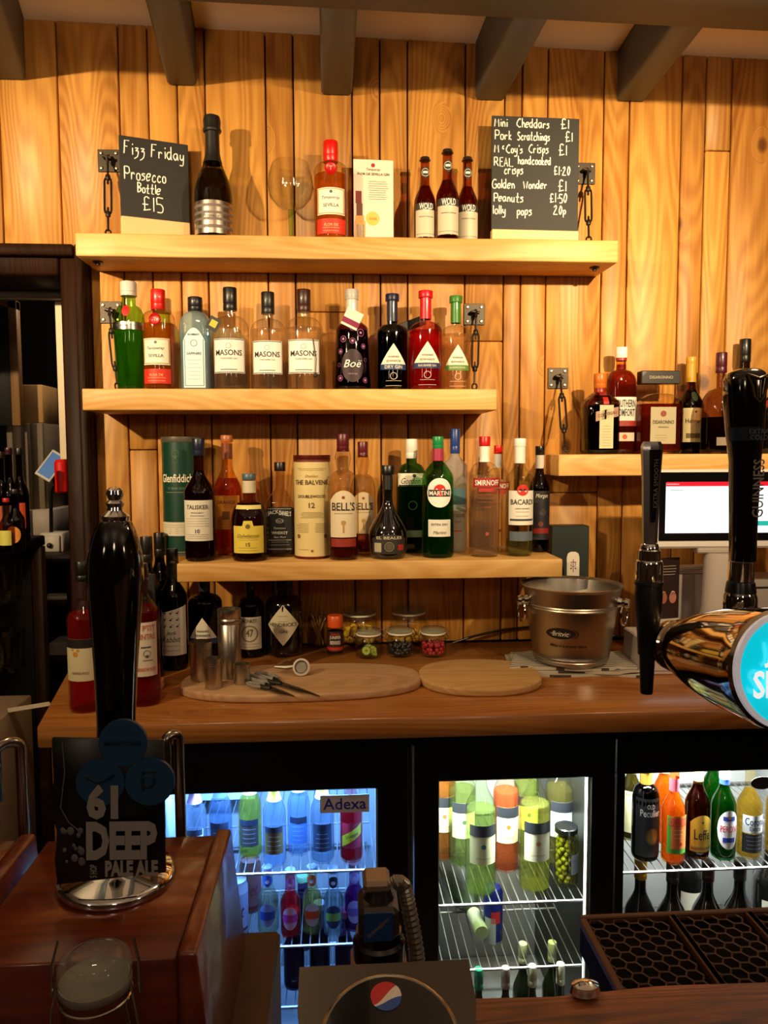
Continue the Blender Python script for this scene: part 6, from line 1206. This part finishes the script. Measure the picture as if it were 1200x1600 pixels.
mb = MB(); put_text(mb, 'MAX', lambda u, z, off=0: PS(-.0006 + u, .53 - z / math.hypot(.10, zt_), .003), 0, 0, w * .34, bold=.04); mb.build('lettering', P('a81c28', .4), ov, smooth=False)
# gun
GY = -1.45; X = at(592, 1450, GY).x; m = mpp(GY); zz = lambda py: at(592, py, GY).z
t = thing('soda_gun', 'drinks dispensing gun with a blue label, upright on a tan stand', 'soda gun', (X, GY, BZ - .045)); z0 = BZ - .045
MB().box((-46 * m, -.012, zz(1600) - z0 if False else -.10), (46 * m, .02, zz(1502) - z0), .002).build('stand', P('7a5436', .5), t)
MB().lathe([(40 * m, zz(1500) - z0), (43 * m, zz(1490) - z0), (43 * m, zz(1468) - z0), (38 * m, zz(1463) - z0), (37 * m, zz(1450) - z0)], 28).build('collar', P('0a0908', .2, coat=.5), t)
MB().box((-34 * m, -.018, zz(1449.5) - z0), (31 * m, .016, zz(1400) - z0), .004).build('body', P('2c2420', .3, coat=.3), t)
MB().box((-26 * m, -.0192, zz(1446) - z0), (20 * m, -.0182, zz(1403) - z0), .0002).build('label', P('14305c', .4), t)
mb = MB(); put_text(mb, 'Schweppes', lambda u, z, off=0: Vector((u - 3 * m, -.0195, z + zz(1425) - z0)), 0, 0, 44 * m, rot=.75, shear=.3); mb.build('print', P('7a6a50', .5), t)
MB().lathe([(26 * m, zz(1399.5) - z0), (22 * m, zz(1390) - z0), (20 * m, zz(1384) - z0)], 24).build('neck', P('14110f', .3), t)
MB().box((-26 * m, -.012, zz(1383.5) - z0), (18 * m, .012, zz(1366) - z0), .0025).build('cap', P('8a7a68', .35, .6), t)
hp = [at(px_, py_, GY + .035) for px_, py_ in [(610, 1386), (622, 1378), (632, 1386), (637, 1410), (644, 1445), (650, 1480), (653, 1510), (655, 1560)]]
sm = []
for a, b in zip(hp, hp[1:]): sm += [a.lerp(b, k / 8) for k in range(8)]
o = MB().tube(sm, [.0066 if i % 2 else .0054 for i in range(len(sm))], 12).build('gun_hose', P('8a8478', .3, .8), ang=20); tag(o, 'ribbed grey hose curving down behind the drinks gun', 'hose')
# ---- drip tray with honeycomb mats
DZ = 1.0
a = onz(905, 1440, DZ); b = onz(965, 1540, DZ); c = onz(1200, 1427, DZ); x0, x1 = a.x, .95; yf_, yn = a.y, b.y - .02
skew = (b.x - a.x) / (b.y - a.y)
t = thing('drip_tray', 'long drip tray with honeycomb mats in brown frames beyond the bar top', 'drip tray', (0, 0, 0))
MB().hull([(x0, yf_, DZ - .03), (x0, yn - .06, DZ - .03), (x1, yf_, DZ - .03), (x1, yn - .06, DZ - .03), (x0, yf_, DZ), (x0, yn - .06, DZ), (x1, yf_, DZ), (x1, yn - .06, DZ)],
          [(0, 1, 3, 2), (4, 6, 7, 5), (0, 4, 5, 1), (2, 3, 7, 6), (0, 2, 6, 4), (1, 5, 7, 3)], .003).build('tray', P('060504', .8, spec=.1), t, ang=50)
BR = P('4c2c18', .45)
mods = [(905, 1040), (1046, 1162), (1170, 1300)]
MB().box((x0 + .000, yf_ - .006, DZ + .0005), (x1, yf_, DZ + .007), .001).build('rail', BR, t)
for (pa, pb) in mods:
    xa = onz(pa + 6, 1436, DZ).x; xb = onz(pb - 2, 1432, DZ).x
    for xx in (xa - .007, xb):
        MB().box((xx, yn - .06, DZ + .0005), (xx + .007, yf_ - .0065, DZ + .0075), .001).build('rail', BR, t)
    s_ = .0076; mb = MB(); hx = s_ * 1.5; hy = s_ * math.sqrt(3)
    i = 0; x = xa + s_
    segs = set()
    while x < xb - s_ * .4:
        y = yf_ - .012 - (hy / 2 if i % 2 else 0)
        while y > yn - .05:
            pts_ = [(x + s_ * math.cos(PI / 3 * k), y + s_ * math.sin(PI / 3 * k)) for k in range(6)]
            for k in range(6):
                p_, q_ = pts_[k], pts_[(k + 1) % 6]; key = tuple(sorted([(round(p_[0], 4), round(p_[1], 4)), (round(q_[0], 4), round(q_[1], 4))]))
                if key in segs or max(p_[0], q_[0]) > xb + .001: continue
                segs.add(key); mb.tube([(*key[0], DZ + .004), (*key[1], DZ + .004)], .0008, 4)
            y -= hy
        x += hx; i += 1
    g = mb.build('honeycomb_mat', P('5a3c28', .5), t, smooth=False); g['kind'] = 'stuff'
A = onz(918, 1545, 1.02); o = MB().lathe([(.006, 0), (.008, .002), (.007, .007), (.003, .009), (0, .009)], 16, mat=Matrix.Diagonal((1.2, .8, 1, 1))).build('bottle_opener', CHROME, loc=(onz(914, 1556, BZ).x, onz(914, 1556, BZ).y, BZ + .0005)); tag(o, 'small rounded chrome fitting at the edge of the bar top by the drip tray', 'fitting')
# ================================================================== taps
def Lat(pf, cx, Y, X, z0): m = mpp(Y); return [(r * m, at(cx, y, Y).z - z0) for r, y in pf]
TY = -1.215; m = mpp(TY); X = at(1014, 900, TY).x; z0 = at(1014, 1083, TY).z
t = thing('beer_tap', 'beer tap with a chrome lever and long black nozzle, left of the stout handle', 'tap', (X, TY, z0))
L = lambda pf: Lat(pf, 1014, TY, X, z0)
MB().lathe(L([(9.5, 1083), (10, 1080), (12.5, 1023), (15, 1022), (17, 985), (17.5, 984), (21, 950), (22, 930), (21, 915), (22.5, 913), (22.5, 908), (21, 907)]), 32).build('nozzle', P('070707', .4, coat=.15), t, ang=30)
MB().lathe(L([(21.5, 906.5), (21.5, 880), (20, 876), (18, 875), (17.5, 860), (15, 858), (14, 851), (12.5, 849)]), 32).build('collar', CHROME, t, ang=30)
mb = MB(); mb.lathe(L([(12, 848.5), (12.5, 840), (13.5, 800), (15.5, 740), (17.5, 705), (17.5, 697), (14, 690), (0, 690)]), 8, a0=PI / 8, ay=.7, caps=False); hd = mb.build('lever', P('c0c0c4', .26, 1), t, ang=25)
Fz = lambda py: at(1014, py, TY).z - z0
vs = [(-8.5 * m, -.0112, Fz(703)), (8.5 * m, -.0112, Fz(703)), (3 * m, -.0086, Fz(815)), (-3 * m, -.0086, Fz(815))]
MB().hull(vs + [(x, y + .004, z) for x, y, z in vs], [(0, 1, 2, 3), (7, 6, 5, 4), (0, 4, 5, 1), (1, 5, 6, 2), (2, 6, 7, 3), (3, 7, 4, 0)]).build('inlay', P('0c0b0b', .25), hd)
mb = MB(); put_text(mb, 'EXTRA SMOOTH', lambda u, z, off=0: Vector((u, -.0123 + .0018 * (-(z) / .07 + .0), z + Fz(755))), 0, 0, 76 * m, .0045, rot=PI / 2); mb.build('lettering', P('7a756c', .4), hd)
# stout tap
GYy = -1.25; m = mpp(GYy); X = at(1156, 900, GYy).x; z0 = at(1156, 1000, GYy).z
t = thing('stout_tap', 'tall black stout tap handle with a raised gold harp and chrome collar', 'tap', (X, GYy, z0)); Fz = lambda py: at(1156, py, GYy).z - z0
secs = [(876, -15, 22, .013), (800, -17, 22, .014), (720, -20, 24, .015), (670, -27, 27, .017), (620, -32, 28, .019), (595, -33, 29, .019), (583, -28, 26, .017), (577, -14, 20, .010)]
mb = MB(); ns = 20; vs = []; fs = []
for (py, l, r, dp) in secs:
    cx_, rx = (l + r) / 2 * m, (r - l) / 2 * m
    for k in range(ns):
        a = 2 * PI * k / ns; c_, s_ = math.cos(a), math.sin(a); vs.append((cx_ + math.copysign(abs(c_) ** .75, c_) * rx, math.copysign(abs(s_) ** .75, s_) * dp, Fz(py)))
for j in range(len(secs) - 1): fs += [(j * ns + k, j * ns + (k + 1) % ns, (j + 1) * ns + (k + 1) % ns, (j + 1) * ns + k) for k in range(ns)]
fs += [tuple(range(ns)), tuple(range((len(secs) - 1) * ns, len(secs) * ns))]
mb.add(vs, fs); hd = mb.build('handle', P('030303', .12, coat=.5), t, ang=50)
hpz = [(-12, 592), (20, 592), (24, 600), (18, 618), (6, 628), (-2, 622), (-6, 610), (-12, 592)]
MB().tube([(a * m, -.0192, Fz(b)) for a, b in [(-15, 588), (5, 594), (20, 588), (18, 605), (12, 622), (6, 630), (-2, 622), (-6, 606), (-15, 588)]], .0016, 6).build('harp_emblem', P('6a5c40', .25, .9), hd)
MB().tube([(a * m, -.0190, Fz(b)) for a, b in [(0, 596), (4, 624)]], .0007, 5).tube([(a * m, -.0190, Fz(b)) for a, b in [(8, 596), (7, 624)]], .0007, 5).tube([(a * m, -.0190, Fz(b)) for a, b in [(14, 594), (11, 618)]], .0007, 5).build('harp_strings', P('6a5c40', .25, .9), hd)
mb = MB(); n = 12; vs = []
def gs(a, py): 
    for (p0, l0, r0, d0), (p1, l1, r1, d1) in zip(secs, secs[1:]):
        if p1 <= py <= p0: f = (p0 - py) / (p0 - p1); l, r, dp = l0 + (l1 - l0) * f, r0 + (r1 - r0) * f, d0 + (d1 - d0) * f
    c_, s_ = math.cos(a), math.sin(a); return ((l + r) / 2 * m + math.copysign(abs(c_) ** .75, c_) * (r - l) / 2 * m * 1.03, math.copysign(abs(s_) ** .75, s_) * (dp + .0008), Fz(py))
for j, py in enumerate((668, 689)):
    for k in range(n + 1): vs.append(gs(PI + PI * k / n, py))
mb.add(vs, [(k, k + 1, n + 2 + k, n + 1 + k) for k in range(n)]); band = mb.build('blue_band', P('142434', .3), hd)
mb = MB(); GS = lambda u, z, off=0: Vector((u + .004, -.0206, z)); put_text(mb, 'EXTRA', GS, 0, Fz(675), .020, .0045, off=0); put_text(mb, 'COLD', GS, 0, Fz(684), .018, .0045); mb.build('lettering', P('5a6470', .4), band)
mb = MB(); put_text(mb, 'GUINNESS', lambda u, z, off=0: Vector((u + 9 * m, -.0190, z + Fz(762))), 0, 0, 92 * m, .0115, rot=PI / 2, bold=.01); mb.build('lettering', P('8a8378', .4), hd)
MB().lathe([(20 * m, Fz(877)), (20 * m, Fz(907)), (19 * m, Fz(908))], 32, c=(2 * m, 0, 0)).build('collar', CHROME, t, ang=30)
MB().lathe([(21 * m, Fz(908.5)), (22 * m, Fz(912)), (24 * m, Fz(925))], 32, c=(2 * m, 0, 0)).build('ring', P('0a0a0a', .3), t, ang=30)
MB().lathe([(23 * m, Fz(925.5)), (25.5 * m, Fz(932)), (26 * m, Fz(945)), (24 * m, Fz(1000))], 32, c=(2 * m, 0, 0)).build('tap_body', P('9a9a9a', .05, 1), t, ang=30)
MB().tube([(20 * m, 0, Fz(970)), (.16, .02, Fz(970))], .012, 16).build('arm', CHROME, t)
# big chrome font with the lit round lens
LYc = -1.40; Cl = at(1232, 1048, LYc); Rl = 98 * mpp(LYc); Bk = at(1053, 1008, -1.215)
d = (Cl - Bk); Ln = d.length; M = Matrix.Translation(Bk) @ d.normalized().to_track_quat('Z', 'Y').to_matrix().to_4x4()
t = thing('beer_font', 'big chrome horn-shaped beer font with a glowing turquoise round lens', 'beer font', (0, 0, 0))
mb = MB(); mb.lathe([(0, -.022), (.012, -.020), (.021, -.012), (.0265, -.002), (.0275, .006), (.0255, .009), (.028, .011), (.0285, .016), (.026, .018), (.0275, .020), (.0345, .045), (.041, .075), (.0465, .110), (Rl * 1.0, .145), (Rl * 1.035, Ln - .022), (Rl * 1.05, Ln - .014), (Rl * 1.05, Ln - .004), (Rl * .98, Ln)], 64, mat=M, caps=False)
mb.build('horn', P('c8b89a', .07, 1), t, ang=40)
q = (CAM + Vector((.1, 0, -.06)) - Cl).normalized(); ML = Matrix.Translation(Cl) @ d.normalized().to_track_quat('Z', 'Y').to_matrix().to_4x4()
MB().lathe([(Rl * .93, -.004), (Rl * 1.0, -.002), (Rl * 1.0, .003), (Rl * .92, .004)], 64, mat=ML, caps=False).build('rim', P('e8e6ea', .15, .3, emit=.25), t)
lens = MB().lathe([(Rl * .92, .002), (Rl * .6, .006), (0, .008)], 64, mat=ML, caps=False).build('lens', P('00b8cc', .25, emit=.95, coat=.5), t)
xa = Vector((1, 0, 0)); dn = d.normalized(); xa = (Vector((0, 0, 1)).cross(dn)).normalized(); 
if xa.x < 0: xa = -xa
up = xa.cross(dn); up = up if up.z > 0 else -up
LS = lambda u, z, off=0: Cl + xa * u + up * z + dn * .0105
mb = MB()
for tx, u, z, w_, h_ in [('JOHN', 0, .0155, .056, .021), ("SMITH'S", 0, -.008, .078, .023), ('THE MIDDLETON BREWERY', 0, -.025, .044, .0035)]: put_text(mb, tx, LS, u, z, w_, h_, bold=.03, shear=.08)
mb.build('lettering', P('eef4f4', .4, emit=.8), lens, smooth=False)
mb = MB().tube([LS(-.018, -.034), LS(0, -.037), LS(.018, -.034)], .001, 5).ball(LS(0, .03), .006, 8, 5, sc=(1, .1, 1)); mb.build('print', P('eef4f4', .4, emit=.8), lens)
# mounting column outside the view carries both
colx = .66
MB().tube([Bk.lerp(Cl, .5) + Vector((.03, 0, 0)), (colx, -1.30, Cl.z)], .018, 20).build('arm', CHROME, t)
MB().lathe([(.05, DZ + .001), (.05, DZ + .01), (.03, DZ + .03), (.028, 1.50), (0, 1.52)], 32, (colx, -1.30, 0)).build('column', CHROME, t, ang=40)
MB().tube([(Bk.x - .012, Bk.y, Bk.z + .004), (at(1014, 900, TY).x + .010, TY, Bk.z + .004)], .007, 12).build('stub', P('5a5248', .25, 1), t)
